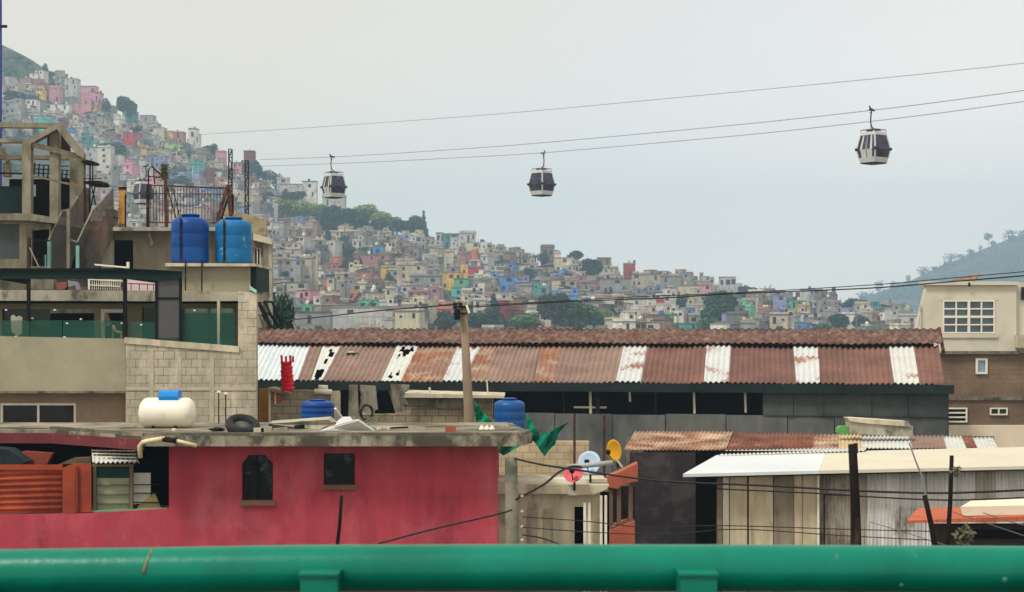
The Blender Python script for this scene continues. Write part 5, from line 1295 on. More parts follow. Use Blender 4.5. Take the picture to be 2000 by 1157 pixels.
# metal awning
q = MB(); q.corr(W(181, 904, Y-.1), W(272, 902, Y-.1), W(178, 878, Y+.9), W(262, 880, Y+.9), amp=.02, pitch=.09, rows=3); q.one('metal_awning', ZINC, 'small wavy metal awning above the greenish louvred window', 'awning')
for i in range(4):
    q = MB(); q.pbar(180, 880+i*6, 266, 881+i*6.5, Y-.12+.22*(3-i), 2.2); q.one('thin_pipe', WHITE, ['highest', 'second highest', 'second lowest', 'lowest'][i]+' of four thin white tubes lying on the metal awning', 'tube', 'tubes on the metal awning')
# debris inside recess
q = MB(); q.prism([(-20, 876), (14, 878), (34, 890), (52, 902), (30, 912), (-20, 914)], Y+.5, .5); q.one('dark_tarp', mat('teal_black_tarp', lin(20, 36, 42), var=.4, scale=3), 'dark bluish tarp bundled above the orange sheeting', 'tarp')
q = MB(); q.prism([(24, 913), (44, 882), (102, 886), (92, 906), (50, 914)], Y+.9, .2); q.one('terracotta_sheet', mat('terracotta', lin(126, 58, 44), var=.2, scale=2), 'dull terracotta sheet leaning behind the orange sheeting', 'sheet')
q = MB(); q.prism([(112, 908), (140, 896), (176, 894), (178, 906), (142, 906)], Y+.35, .3); q.one('sacking', mat('sack', lin(90, 78, 60), var=.3, scale=3), 'brown sacking heaped beside the metal awning', 'sack')
q = MB(); q.tube([W(274, 893, 29.5), W(273, 872, 29.5), W(279, 864, 29.4), W(300, 860, 29.3), W(320, 857, 29.2)], .042, 10); q.tube([W(340, 860, 29.25), W(358, 864, 29.2), W(382, 870, 29.2)], .036, 10); 
dp = thing('roof_drain_pipe', 'cream plastic drain pipe elbow hanging off the roof corner', 'pipe', W(290, 893, 29.4)); 
CRP = mat('cream_pipe', lin(200, 190, 152), rough=.5, var=.1)
q = MB(); q.tube([W(274, 895, 29.3), W(273, 872, 29.3), W(279, 864, 29.25), W(300, 860, 29.2), W(322, 857, 29.2)], .045, 10); q.build('bent_pipe', CRP, dp)
q = MB(); q.tube([W(343, 861, 29.2), W(360, 865, 29.2), W(384, 871, 29.2)], .036, 10); q.build('short_pipe', CRP, dp)
q = MB(); q.tube([W(318, 858, 29.2), W(345, 861, 29.2)], .05, 10); q.build('joint', DIRON, dp)
for i, (px, py) in enumerate(((347, 850), (362, 852), (340, 842))):
    q = MB(); q.tube([W(px, py+6, 30.6), W(px, py-5, 30.6)], .04, 8); q.one('pipe_stub', CRP, ['left', 'right', 'short upper'][i]+' cream pipe stub standing under the white gas tank', 'pipe stub')

# ------------------------------------------------------------------ gas tank
Yg = 31.2; gt = thing('gas_tank', 'white stationary gas tank with bright blue valve cover on the roof', 'gas tank', W(327, 841, Yg+.3))
r_ = 30.5*Yg/F; c = W(327, 807, Yg+.3); L2 = 56*Yg/F
prof = [(.02, -L2), (r_*.35, -L2*.985), (r_*.66, -L2*.93), (r_*.88, -L2*.84), (r_*.98, -L2*.75), (r_, -L2*.66), (r_, L2*.66), (r_*.98, L2*.75), (r_*.88, L2*.84), (r_*.66, L2*.93), (r_*.35, L2*.985), (.02, L2)]
q = MB(); q.lathe(prof, c, 36, 'X'); q.build('tank_body', mat('gas_tank_white', lin(226, 220, 204), rough=.35, var=.05, spec=.5, bump=0, col2=lin(190, 182, 160), amt=.66, scale2=2, soft=.12), gt)
q = MB(); cc = W(332, 772, Yg+.3); hw = 19*Yg/F
pts = [(.18, -.12), (.2, -.02), (.17, .06), (.09, .1), (-.09, .1), (-.17, .06), (-.2, -.02), (-.18, -.12)]
q.wprism([[Vector((cc.x-hw, cc.y+a*.9, cc.z+b)) for a, b in pts]], Vector((hw*2, 0, 0))); q.build('valve_cover', mat('valve_blue', lin(20, 128, 204), rough=.4, var=.05), gt)
for sx in (-.24, .2):
    for sy in (-.18, .18):
        q = MB(); b_ = Vector((c.x+sx, c.y+sy, c.z-r_*.8)); q.bar(b_, (b_.x, b_.y, zt+.02), .05); q.build('foot', DIRON, gt)
# ------------------------------------------------------------------ tyre
ty = thing('tyre', 'worn black tyre lying tilted at the roof edge', 'tyre', W(474, 850, 30.3))
c = W(474, 832, 30.4); ax = Vector((.22, -.42, .9)).to_track_quat('Z', 'Y').to_matrix(); R_ = 34*30.4/F
pf = []
for k in range(13):
    a = math.pi*2*k/12; pf.append((R_*.76+R_*.24*math.cos(a), R_*.36*math.sin(a)))
q = MB(); n = 40; vs = []
for r0, z0 in pf[:-1]:
    for k in range(n):
        t = 2*math.pi*k/n; vs.append(c+ax @ Vector((r0*math.cos(t)*(1+.0), r0*math.sin(t), z0*(.9 if True else 1))))
fs = [(i*n+k, i*n+(k+1) % n, ((i+1) % 12)*n+(k+1) % n, ((i+1) % 12)*n+k) for i in range(12) for k in range(n)]
q.add(vs, fs, True); RUB = mat('rubber', lin(30, 32, 34), rough=.7, var=.3, scale=6, col2=lin(74, 74, 72), amt=.64, scale2=5); q.build('tread', RUB, ty)
q = MB(); q.lathe([(R_*.55, -.02), (R_*.55, .02)], c+ax @ Vector((0, 0, -.01)), 20, ax); q.build('inner_rim', mat('tyre_lit_pattern', lin(84, 84, 82), var=.5, scale=12), ty)  # mottled grey disc paints the lit pattern across the tyre opening
q = MB(); q.prism([(413, 842), (416, 836), (434, 838), (436, 848), (414, 850)], 30.5, .25); q.one('dark_box', BLACK, 'small dark box left of the tyre on the roof', 'box')
# ------------------------------------------------------------------ roof clutter right
PLK = mat('pale_sheet_metal', lin(190, 194, 194), rough=.5, var=.15, scale=2)
for i, (pts, m, lb) in enumerate(([[(606, 850), (650, 836), (662, 828), (700, 822), (738, 849), (700, 846), (660, 851)], PLK, 'crumpled pale metal sheet on the roof, centre'], [[(656, 828), (668, 818), (682, 818), (690, 826), (672, 834)], PLK, 'small folded white sheet above the crumpled metal sheet'],
    [[(556, 826), (640, 820), (650, 830), (640, 842), (560, 846), (524, 842), (524, 828)], CONC, 'broken concrete kerb piece in front of the dark blue squat tank'])):
    a = 30.6+i*.3
    t_ = MB(); ps = [W(x, y, a) for x, y in pts]
    t_.wprism([[p+Vector((0, .09*(k % 3), 0)) for k, p in enumerate(ps)]], Vector((0, .02 if i < 2 else .5, .03))); t_.one(['crumpled_sheet', 'folded_sheet', 'concrete_kerb'][i], m, lb, ['metal sheet', 'sheet', 'kerb'][i])
for i, (x0, y0, x1, y1, m, lb) in enumerate(((608, 848, 652, 826, BOARD, 'pale stick lying slanting at the left of the roof scrap'), (726, 853, 768, 858, WHITE, 'short white stick on the slab edge'), (655, 798, 668, 816, WHITE, 'white stick standing slanted beside the squat tank'), (700, 832, 728, 816, BOARD, 'pale stick poking up from the roof scrap'), (636, 828, 700, 822, WOOD, 'long thin lath crossing the roof scrap'))):
    q = MB(); q.pbar(x0, y0, x1, y1, 30.2 if i == 1 else 31, 3.4, 31.3 if i != 1 else None); q.one('stick', m, lb, 'stick')
rr = random.Random(8)
for i in range(9):
    px = 738+(i % 5)*6.5+rr.uniform(-1, 1); py = 843-(i//5)*5; c = W(px, py, 30.9+.1*(i % 3)); q = MB(); s_ = rr.uniform(.032, .045)
    pts = [(s_*.5, -s_), (s_*rr.uniform(.9, 1.1), -s_*.5), (s_*rr.uniform(.8, 1.15), s_*.3), (s_*.5, s_*.9), (.005, s_)]
    q.lathe(pts, c, 7, sm=False); q.one('rubble_stone', CONCL, 'small pale rubble stone in the little heap on the red house roof', 'stone', 'rubble stones on the red house roof')
for i, px in enumerate((941, 951, 961)):
    t_ = thing('plastic_jug', ['leftmost', 'middle', 'rightmost'][i]+' of three small white plastic jugs at the foot of the green tarp', 'jug', W(px, 847, 31), 'white plastic jugs')
    q = MB(); c = W(px, 847, 31); q.lathe([(.05, 0), (.055, .02), (.055, .1), (.03, .14)], c, 12); q.build('jug_body', WHITE, t_)
    q = MB(); q.lathe([(.02, .14), (.02, .165)], c, 10); q.build('cap', WHITE, t_)
rq = random.Random(21)
for i, (px, py, w_, h_, ang, m, lb) in enumerate(((548, 842, 26, 4, .2, BOARD, 'short plank lying beside the broken kerb piece'), (780, 846, 34, 3, -.1, DWOOD, 'dark plank lying flat right of the rubble heap'), (850, 843, 40, 3, .1, WOOD, 'long brown plank toward the right of the red house roof'), (420, 856, 22, 3, .3, DIRON, 'dark rod in front of the tyre'), (250, 842, 30, 3, 0, WOOD, 'brown plank left of the gas tank'), (585, 838, 20, 6, .1, DWOOD, 'dark wooden wedge below the squat blue tank'))):
    Yq = 30.4+.35*(i % 3); c = W(px, 0, Yq); z = zt+.03; d_ = Vector((math.cos(ang), math.sin(ang), 0))*w_*Yq/F/2
    q = MB(); q.bar(Vector((c.x, Yq, z+.03))-d_, Vector((c.x, Yq, z+.05))+d_, .12, h_*Yq/F); q.one('plank', m, lb, 'plank')
for i, (px, lb) in enumerate(((505, 'pale brick lying just right of the tyre'), (520, 'second pale brick right of the tyre'), (880, 'brown brick near the right end of the roof'))):
    Yq = 30.2; c = W(px, 0, Yq); q = MB(); q.box(c.x-.1, Yq, zt+.02, c.x+.1, Yq+.12, zt+.1+.02*i); q.one('brick', (CONCL, CONC, mat('clay_brick', lin(140, 80, 60), var=.2))[i], lb, 'brick')
# ------------------------------------------------------------------ middle ground huts between red house and warehouse
Yb2 = 50.
bw = thing('block_hut', 'low block hut with cracked cement top left of the blue tank', 'hut', (x_(880, Yb2), Yb2+1, 0))
pr('wall', [(786, 775), (960, 776), (960, 860), (700, 860), (700, 810), (786, 808)], Yb2, .2, BLOCKD, bw)
q = MB(); q.box(x_(700, Yb2), Yb2, 0, x_(960, Yb2), Yb2+.2, W(0, 858, Yb2).z); q.build('base_wall', BLOCKD, bw)
pr('top_slab', [(790, 768), (986, 773), (984, 778), (790, 777)], Yb2-.3, 2.5, CONCL, bw)
pr('plaster_band', [(786, 777), (900, 777), (905, 792), (880, 800), (786, 790)], Yb2-.05, .04, CONCD, bw)
q = MB(); q.box(x_(958, Yb2), Yb2+.2, 0, x_(961, Yb2), Yb2+3, W(0, 776, Yb2).z); q.build('side_wall', BLOCKD, bw)
for px, top, lb in ((841, 757, 'short pale bottle-like pipe on the block hut'), (953, 742, 'thin white pole rising from the block hut slab')):
    q = MB(); q.pbar(px, 775, px-2, top, Yb2+.3, 4 if px < 900 else 2.6); q.one('white_pole', WHP, lb, 'pole')
Yc = 44.
pw = thing('patched_hut', 'patched block hut with tilted plank door behind the dark blue squat tank', 'hut', (x_(600, Yc), Yc+1, 0))
pr('wall', [(526, 766), (560, 762), (600, 762), (664, 768), (664, 860), (526, 860)], Yc, .2, mat('grey_block_small', lin(158, 150, 128), var=.15, brick=(.40, .20, .014, lin(112, 106, 90)), scale=1.4, col2=lin(118, 110, 92), amt=.58, scale2=1.3, fine=.15), pw, )
q = MB(); q.box(x_(526, Yc), Yc, 0, x_(664, Yc), Yc+.2, W(0, 858, Yc).z); q.build('base_wall', MATS['grey_block_small'], pw)
pr('roof_sheet', [(522, 758), (536, 760), (568, 768), (568, 772), (524, 764)], Yc-.3, 1.2, BOARD, pw)
pr('door', [(533, 766), (548, 764), (550, 786), (534, 790)], Yc-.08, .05, mat('salmon_plank', lin(178, 96, 74), var=.2), pw)
pr('door_frame', rect(536, 762, 539, 790), Yc-.1, .04, WHITE, pw)
pr('pillar', rect(646, 764, 663, 830), Yc-.1, .15, CONCL, pw)
q = MB(); q.pbar(527, 762, 527, 830, Yc-.2, 2.4); q.build('pipe', WHITE, pw)
q = MB(); q.tube([W(614, 765, Yc-.1), W(648, 766, Yc-.1)], .075, 8); q.build('roll', WHITE, pw)
q = MB(); q.tube([W(622, 757, Yc), W(640, 758, Yc)], .075, 8); q.build('roll', WHITE, pw)
for px0, px1, lb, m in ((505, 524, 'ochre wall strip left of the patched hut', mat('ochre_wall', lin(160, 118, 60), var=.25)), ):
    q = MB(); q.box(x_(px0, 46), 46, 0, x_(px1, 46), 46.2, W(0, 760, 46).z); q.one('ochre_wall', m, lb, 'wall')
for i, (pts, m, lb) in enumerate(([[(682, 752), (698, 752), (700, 812), (680, 812)], BOARD, 'narrow pale plank panel under the warehouse eave, left one'], [[(703, 752), (733, 754), (738, 800), (706, 806)], CONC, 'wide grey plank panel under the warehouse eave, middle one'], [[(762, 750), (800, 752), (790, 804), (772, 806)], BOARD, 'torn pale panel under the warehouse eave beside the block hut'])):
    q = MB(); q.prism(pts, 52+i*.2, .08); q.build('infill_board', m, wt)['label'] = lb
# black hoop
q = MB(); c = W(716, 806, 40); n = 24; q.tube([c+Vector((.15*math.cos(2*math.pi*k/n), .03*math.sin(k), .19*math.sin(2*math.pi*k/n))) for k in range(n+1)], .035, 8); q.one('black_hoop', RUB, 'black rubber hoop hanging behind the roof scrap', 'hoop')
# red stacked crates/chairs
rs = thing('stacked_chairs', 'tall stack of bright red plastic chairs on a hut roof', 'stacked chairs', W(563, 768, 43.6))
rsv = random.Random(2)
REDP = mat('red_plastic', lin(214, 16, 48), rough=.4, var=.12, scale=5)
for i in range(7):
    q = MB(); yy = 764-i*8.2; w_ = 12.5-.25*i+rsv.uniform(-.8, .8); sk = .5*i+rsv.uniform(-.8, .8)
    c = W(562-sk, yy, 43.5); r1 = w_*43.5/F; u = 43.5/F
    q.lathe([(r1*.86, 0), (r1*.95, 1.2*u), (r1*1.02, 5*u), (r1*1.06, 7.2*u), (r1*.98, 8.3*u), (r1*.7, 8.4*u)], c, 18)
    q.build('chair_seat', REDP, rs)
for i, px in enumerate((552, 560, 568, 573)):
    q = MB(); q.pbar(px-1, 708, px-2.5+i*.6, 694+i % 2*2, 43.4, 4); q.build('chair_leg', REDP, rs)
# ------------------------------------------------------------------ green tarp
GT = mat('green_tarp', lin(14, 128, 98), rough=.8, var=.25, scale=4, col2=lin(6, 76, 62), amt=.52, scale2=2.5, spec=.1)
def cloth(pts, Y, label, name='green_tarp', seed=1, fold=.12, m=None, mid=None):
    """a hanging sheet: fan-meshed outline with folds in depth"""
    rr = random.Random(seed); mb = MB(); n = len(pts); N_ = 10
    cx = mid[0] if mid else sum(p[0] for p in pts)/n; cy = mid[1] if mid else sum(p[1] for p in pts)/n
    ring = []
    for i in range(n):
        a, b = pts[i], pts[(i+1) % n]; L_ = math.hypot(b[0]-a[0], b[1]-a[1])
        for k in range(5):
            t = k/5; s_ = 4*t*(1-t)*L_*.05; x, y = a[0]+(b[0]-a[0])*t, a[1]+(b[1]-a[1])*t; dx, dy = cx-x, cy-y; dl = math.hypot(dx, dy)+.01
            ring.append((x+dx/dl*s_+rr.uniform(-.7, .7), y+dy/dl*s_+rr.uniform(-.7, .7)))
    M_ = len(ring); vs = []
    for lay in (0, .012):
        for j in range(N_+1):
            t = j/N_
            for i, (x, y) in enumerate(ring):
                xx, yy_ = cx+(x-cx)*t, cy+(y-cy)*t
                vs.append(W(xx, yy_, Y+lay+fold*math.sin(xx*.16+yy_*.11+seed)*(.5+.5*math.sin(yy_*.07+seed))))
    off = (N_+1)*M_; fs = []
    for l in (0, off):
        fs += [tuple(l+v for v in (j*M_+i, j*M_+(i+1) % M_, (j+1)*M_+(i+1) % M_, (j+1)*M_+i)) for j in range(N_) for i in range(M_)]
    fs += [(N_*M_+i, N_*M_+(i+1) % M_, off+N_*M_+(i+1) % M_, off+N_*M_+i) for i in range(M_)]
    mb.add(vs, fs, True); return mb.one(name, m or GT, label, 'tarp')
cloth([(926, 782), (933, 790), (950, 812), (985, 840), (960, 850), (928, 852)], 39, 'green tarp tied up in a peak beside the utility pole', seed=1, mid=(942, 830))
cloth([(1030, 808), (1038, 822), (1054, 848), (1090, 838), (1112, 824), (1092, 846), (1085, 868), (1064, 892), (1042, 862), (1020, 868), (1004, 878), (984, 890), (972, 884), (976, 870), (1000, 858), (1024, 850)], 40, 'green tarp draped past the roof corner, hanging in two points', seed=4, mid=(1045, 856), fold=.15)
# ================================================================== POLES
up = thing('utility_pole', 'tall tapered concrete utility pole with wires at its top', 'utility pole', (x_(915, 38), 38, 0))
q = MB(); a, b = W(905, 590, 38), W(917, 836, 38); d_ = (b-a)*(a.z/(a.z-b.z)); foot = a+d_
q.tube([foot, b, a], .17, 12, .085); q.build('shaft', mat('pole_concrete', lin(128, 112, 92), var=.15, scale=1.5, fine=.12, streak=.3), up)
q = MB(); q.pbar(884, 602, 914, 599, 37.9, 4, hpx=3); q.pbar(886, 612, 912, 612, 37.9, 3); q.build('crossarm', DIRON, up)
for px in (889, 899):
    q = MB(); q.lathe([(.03, 0), (.055, .03), (.03, .06), (.055, .09), (.03, .12)], W(px, 601, 37.9), 10); q.build('insulator', DIRON, up)
q = MB(); q.lathe([(.06, 0), (.07, .02), (.07, .25), (.06, .27)], W(893, 625, 37.8), 12); q.build('connector', BLACK, up)
q = MB(); q.bar(W(911, 596, 37.8), W(917, 612, 37.8), .05); q.build('bracket', WHITE, up)
lp = thing('concrete_post', 'short concrete post right of the red house with cables strapped to it', 'post', (x_(1004, 28), 28, 0))
q = MB(); a = W(998, 893, 28); q.tube([(x_(1004, 28), 28, 0), (x_(1002, 28), 28, 2.5), a], .15, 12, .115); q.build('shaft', mat('post_concrete', lin(112, 108, 92), var=.2, scale=2, col2=lin(70, 72, 60), amt=.56, scale2=1.5, fine=.12), lp)
for i, yy in enumerate((970, 1000, 1030, 1056)):
    q = MB(); q.lathe([(.02, -.03), (.032, 0), (.02, .03)], W(1020, yy, 27.8), 10); q.build('insulator', CONC, lp)
for x0, y0, x1, y1, wd, Yp, nm, lb in ((1665, 868, 1673, 1075, 21, 22, 'burnt_pole', 'thick charred wooden pole in front of the shed'), (1859, 890, 1850, 1075, 10, 21, 'thin_pole', 'dark thin pole standing right of the dangling wire'), (1806, 968, 1828, 1080, 12, 19, 'leaning_post', 'dark post leaning against the orange tile roof'),
    (667, 968, 657, 1080, 8, 22, 'iron_post', 'dark iron post in front of the crimson wall')):
    q = MB(); a, b = W(x0, y0, Yp), W(x1, y1, Yp); f_ = a+(b-a)*(a.z/(a.z-b.z)); q.tube([f_, b, a+(b-a)*.5+Vector((.01, 0, 0)), a], wd*Yp/F/2*1.05, 9, wd*Yp/F/2*.8); q.one(nm, DWOOD, lb, 'post')
q = MB(); q.bar(W(1671, 866, 21.9), W(1672, 885, 21.9), .05); q.one('pole_spike', DIRON, 'short iron spike on top of the charred pole', 'spike')
# blue mast at left edge
q = MB(); q.tube([(x_(1, 62), 62, 0), (x_(1, 62), 62, W(0, -60, 62).z)], .055, 8); bm_ = q.one('blue_mast', mat('navy_paint', lin(16, 34, 110), rough=.5), 'thin navy blue mast cut off by the left edge', 'mast')
q = MB(); q.pb(0, 49, 13, 54, 61.9, .08); q.one('mast_bracket', BLACK, 'tiny black bracket on the blue mast', 'bracket')
# tuft plants near poles
def tuft(px, py, Y, rpx, n, kind, lb, seed):
    rr = random.Random(seed); q = MB()
    for i in range(n):
        c = W(px+rr.gauss(0, rpx*.5), py+rr.gauss(0, rpx*.45), Y+rr.uniform(-.2, .2)); a = Vector((rr.uniform(-1, 1), rr.uniform(-1, 1), rr.uniform(-1, 1))).normalized()*.04; b = a.orthogonal().normalized()*.02
        q.add([c-a, c+b, c+a, c-b], [(0, 1, 2, 3)])
    for i in range(5): q.tube([W(px, py+rpx*1.6, Y), W(px+rr.uniform(-1, 1)*rpx*.6, py+rr.uniform(-.6, .3)*rpx, Y)], .006, 4)
    q.one('leafy_plant', LM[kind], lb, 'plant')
tuft(1868, 920, 20.8, 8, 60, 'dry', 'small yellow-green sprig growing on the thin dark pole', 1)
tuft(1885, 1045, 20, 16, 200, 'dry', 'bushy green plant at the foot of the thin dark pole', 2)
# tree beside left building
put_tree(546, 545, 760, 52, 'dark', 'round', 'green leafy tree beside the house corner above the warehouse', 'trees on the hillside', seed=2, Y=88, n=2600, lsz=.045)

# ================================================================== GREEN BRIDGE RAIL
Yr_ = 3.4; rr_ = 46*Yr_/F
GRN = mat('green_gloss_paint', lin(0, 112, 92), rough=.32, var=.1, scale=4, spec=.2, bump=.06, col2=lin(0, 96, 78), amt=.56, scale2=3.5, soft=.15, col3=lin(96, 140, 116), amt3=.76, scale3=26, fine=.05)
gl = thing('bridge_railing', 'thick glossy green pipe handrail with posts across the foreground', 'railing', (0, Yr_, ZC-1.6))
q = MB(); pts = [W(x, y, Yr_) for x, y in ((-900, 1140), (-200, 1122), (100, 1118), (295, 1115.5), (600, 1110.5), (1000, 1109.5), (1400, 1110), (2000, 1113), (2900, 1118))]
q.tube(pts, rr_, 40); q.build('rail_pipe', GRN, gl)
for px, sd_ in ((627, 1), (1360, 2), (-105, 3), (2095, 4)):
    w_ = 36*3.32/F; c = W(px, 0, 3.32); zt_ = W(0, 1120, 3.32).z; q = MB()
    q.box(c.x-w_, 3.28, ZC-1.6, c.x+w_, 3.36, zt_); pst = q.build('post', GRN, gl)
    q = MB(); q.box(c.x-w_-.003, 3.275, zt_+.001, c.x+w_+.003, 3.365, zt_+.006); q.build('post_cap', GRN, gl)
q = MB(); a, b = W(292, 1115.6, Yr_), W(298, 1115.5, Yr_); 
n = 28; ring = []
for k in range(10):
    t = math.pi*(.02+.5*k/9); ring.append(W(290+14*math.sin(t*1.0)*.8, 1115.5, Yr_)+Vector((0, math.sin(t)*(rr_-.0005)*0, 0))+Vector((0, -math.cos(t)*(rr_+.0), math.sin(t)*(rr_+.0))))
q.tube(ring, .0045, 6, .001); q.build('weld_seam', mat('worn_seam', lin(120, 112, 84), var=.4, scale=40), gl)
CHIP = mat('paint_chip', lin(70, 130, 110), var=.2)
for i, (px, yy, s_) in enumerate(((1960, 1126, 6), (1760, 1138, 5))):
    q = MB(); cz = W(0, yy, 3.4).z-pts[7].z
    rot = Vector((0, -math.sqrt(max(.0001, rr_**2-cz**2)), cz)); c = Vector((x_(px, 3.36), Yr_, pts[7].z+(.0 if i == 0 else .001)))+rot*1.004
    q.lathe([(s_*3.4/F, 0), (s_*3.4/F*.9, .0006), (.0005, .001)], c, 9, rot.to_track_quat('Z', 'Y').to_matrix()); q.build('paint_chip', CHIP, gl)
q = MB(); q.box(-8, -2, ZC-1.75, 8, 3.6, ZC-1.6); q.st('bridge_deck', mat('deck_asphalt', (.03, .03, .03, 1), var=.2))

# ================================================================== CABLEWAY
CAB = mat('cable_steel', lin(150, 142, 158), rough=.6, var=.1, bump=0)
def cab_line(pts, Yf, r, m, name, label, cat='cable', group=None):
    """pts photo pixels; Yf(px) distance; smooth through points"""
    P_ = []
    for i in range(len(pts)-1):
        p0 = pts[max(0, i-1)]; p1 = pts[i]; p2 = pts[i+1]; p3 = pts[min(len(pts)-1, i+2)]
        for k in range(8):
            t = k/8
            f_ = lambda a, b, c, d: .5*((2*b)+(-a+c)*t+(2*a-5*b+4*c-d)*t*t+(-a+3*b-3*c+d)*t**3)
            P_.append((f_(p0[0], p1[0], p2[0], p3[0]), f_(p0[1], p1[1], p2[1], p3[1])))
    P_.append(pts[-1])
    q = MB(); q.tube([W(x, y, Yf(x)) for x, y in P_], r, 5); return q.one(name, m, label, cat, group)
Yc1 = lambda px: 131.5/(1+1.1*(px-1000)/F)
Yc2 = lambda px: 137/(1+1.1*(px-1000)/F)
Yc0 = lambda px: 145/(1+1.1*(px-1000)/F)
cab_line([(386, 263.5), (700, 243), (1000, 220.5), (1300, 193), (1600, 164.5), (1800, 145), (2010, 122.5), (2150, 106)], Yc0, .026, CAB, 'ropeway_cable', 'highest and steepest ropeway cable across the sky')
cab_line([(508, 312), (646, 307), (800, 298), (1000, 284), (1250, 262), (1500, 238), (1700, 216), (1850, 197.5), (2010, 175.5), (2150, 156)], Yc1, .028, CAB, 'ropeway_cable', 'middle ropeway cable carrying the leftmost and rightmost sky cabins')
cab_line([(508, 325), (700, 318), (900, 308), (1062, 298.5), (1300, 278), (1500, 259.5), (1700, 237.5), (1850, 219), (2010, 197), (2150, 178)], Yc2, .028, CAB, 'ropeway_cable', 'lower ropeway cable carrying the middle cabin')
CABW = mat('cabin_white', lin(186, 188, 186), rough=.4, var=.06, bump=0, scale=3)
CABG = glass('cabin_glass', lin(58, 56, 74), rough=.15, var=.9, scale=2.0, alpha=.85, spec=.3)
CABD = mat('cabin_dark', lin(34, 28, 38), rough=.5, var=.2, bump=0)
def cabin(label, loc, rz, sc=1.0, mirror=1):
    """hung from the cable at the origin; two glazed ends, doors on one side"""
    t = thing('cable_cabin', label, 'cable car', (0, 0, 0), 'cable cabins on the ropeway')
    zt_, zb_ = -1.85, -4.35; lv = [(zb_, .76), (zb_+.42, .85), (zb_+1.1, .98), (zb_+2.24, .76), (zt_, .72)]
    def ring(z, h, e=0): return [(-h-e, -h-e, z), (h+e, -h-e, z), (h+e, h+e, z), (-h-e, h+e, z)]
    # frame: lower shell, top band, four corner pillars as one body
    q = MB()
    for (z0, h0), (z1, h1) in ((lv[0], lv[1]), (lv[3], lv[4])):
        q.hexa(ring(z0, h0)+ring(z1, h1))
    for sx in (-1, 1):
        for sy in (-1, 1):
            for (z0, h0), (z1, h1) in zip(lv[1:3], lv[2:4]): q.bar((sx*(h0-.03), sy*(h0-.03), z0-.02), (sx*(h1-.03), sy*(h1-.03), z1+.02), .1)
    q.build('body', CABW, t, Vector((0, 0, 0)))
    def face(i, inset, name, m, u0=-1, u1=1, lo=1, hi=3, grow=0.):
        q = MB()
        for a, b in ((lo, 2), (2, hi)):
            if a == b: continue
            z0, h0 = lv[a]; z1, h1 = lv[b]
            def pt(u, h, z, o):
                p = Vector((u*(h-.08), -(h-inset+o), z)); return Matrix.Rotation(i*math.pi/2, 3, 'Z') @ p
            q.hexa([pt(u0, h0, z0, 0), pt(u1, h0, z0, 0), pt(u1, h0, z0, -.03), pt(u0, h0, z0, -.03), pt(u0, h1, z1, 0), pt(u1, h1, z1, 0), pt(u1, h1, z1, -.03), pt(u0, h1, z1, -.03)])
        return q.build(name, m, t, Vector((0, 0, 0)))
    for i in (0, 2): face(i, .02, 'end_window', CABG)
    face(1, .02, 'side_window', CABG)
    for u0, u1 in ((-.44, -.1), (.1, .44)): face(3, .0, 'door_window', CABG, u0, u1, 2, 3)
    for u0, u1 in ((-1, -.72), (.72, 1)): face(3, .0, 'side_window', CABG, u0, u1)
    face(3, .03, 'door', CABW, -.7, .7)
    for u0, u1 in ((-.02, .02),): face(3, -.005, 'door_seam', CABD, u0, u1)
    # buffer knobs at the corners of the waist
    z0, h0 = lv[2]
    for sx in (-1, 1):
        for sy in (-1, 1):
            q = MB(); q.lathe([(.05, -.12), (.1, -.1), (.12, 0), (.1, .1), (.05, .12)], (sx*h0, sy*h0, z0), 8); q.build('buffer', CABD, t, Vector((0, 0, 0)))
    q = MB(); q.hexa(ring(zb_-.1, .66)+ring(zb_, .80)); q.build('skid', CABD, t, Vector((0, 0, 0)))
    # roof rack
    q = MB(); h = .70
    rg = ring(zt_+.2, h)
    for a, b in zip(rg, rg[1:]+rg[:1]): q.bar(a, b, .035)
    for p in rg: q.bar(p, (p[0]*1.03, p[1]*1.03, zt_-.02), .035)
    q.bar((-h, -.2, zt_+.2), (h, -.2, zt_+.2), .05); q.bar((-h, .2, zt_+.2), (h, .2, zt_+.2), .05); q.bar((0, -h, zt_+.18), (0, h, zt_+.18), .1); q.build('roof_rack', CABD, t, Vector((0, 0, 0)))
    q = MB(); q.bar((.0, -.1, zt_-.02), (.0, -.1, zt_+.30), .16); q.build('hanger_mount', CABW, t, Vector((0, 0, 0)))
    q = MB(); s_ = -.34
    q.tube([(0, 0, zt_+.32), (s_*.5, 0, zt_+.40), (s_*.95, 0, zt_+.62), (s_*1.05, 0, zt_+1.0), (s_*.95, 0, -.5), (s_*.75, 0, -.12), (s_*.6, 0, .02)], .055, 8); q.build('hanger', CABD, t, Vector((0, 0, 0)))
    q = MB(); q.bar((s_*1.0, 0, zt_+.6), (s_*1.0, 0, zt_+.05), .03); q.build('stay', CABD, t, Vector((0, 0, 0)))
    q = MB(); q.hexa([(-.5, -.1, -.06), (.12, -.1, -.1), (.12, .1, -.1), (-.5, .1, -.06), (-.42, -.06, .12), (.05, -.06, .04), (.05, .06, .04), (-.42, .06, .12)]); q.bar((-.4, 0, .08), (-.5, 0, .28), .09); q.bar((-.5, 0, -.28), (-.2, 0, -.24), .05); q.build('grip', CABD, t, Vector((0, 0, 0)))
    t.location = loc; t.rotation_euler[2] = rz; t.scale = (sc, sc*mirror, sc)
    WO[t.name] = Vector(loc)
    return t
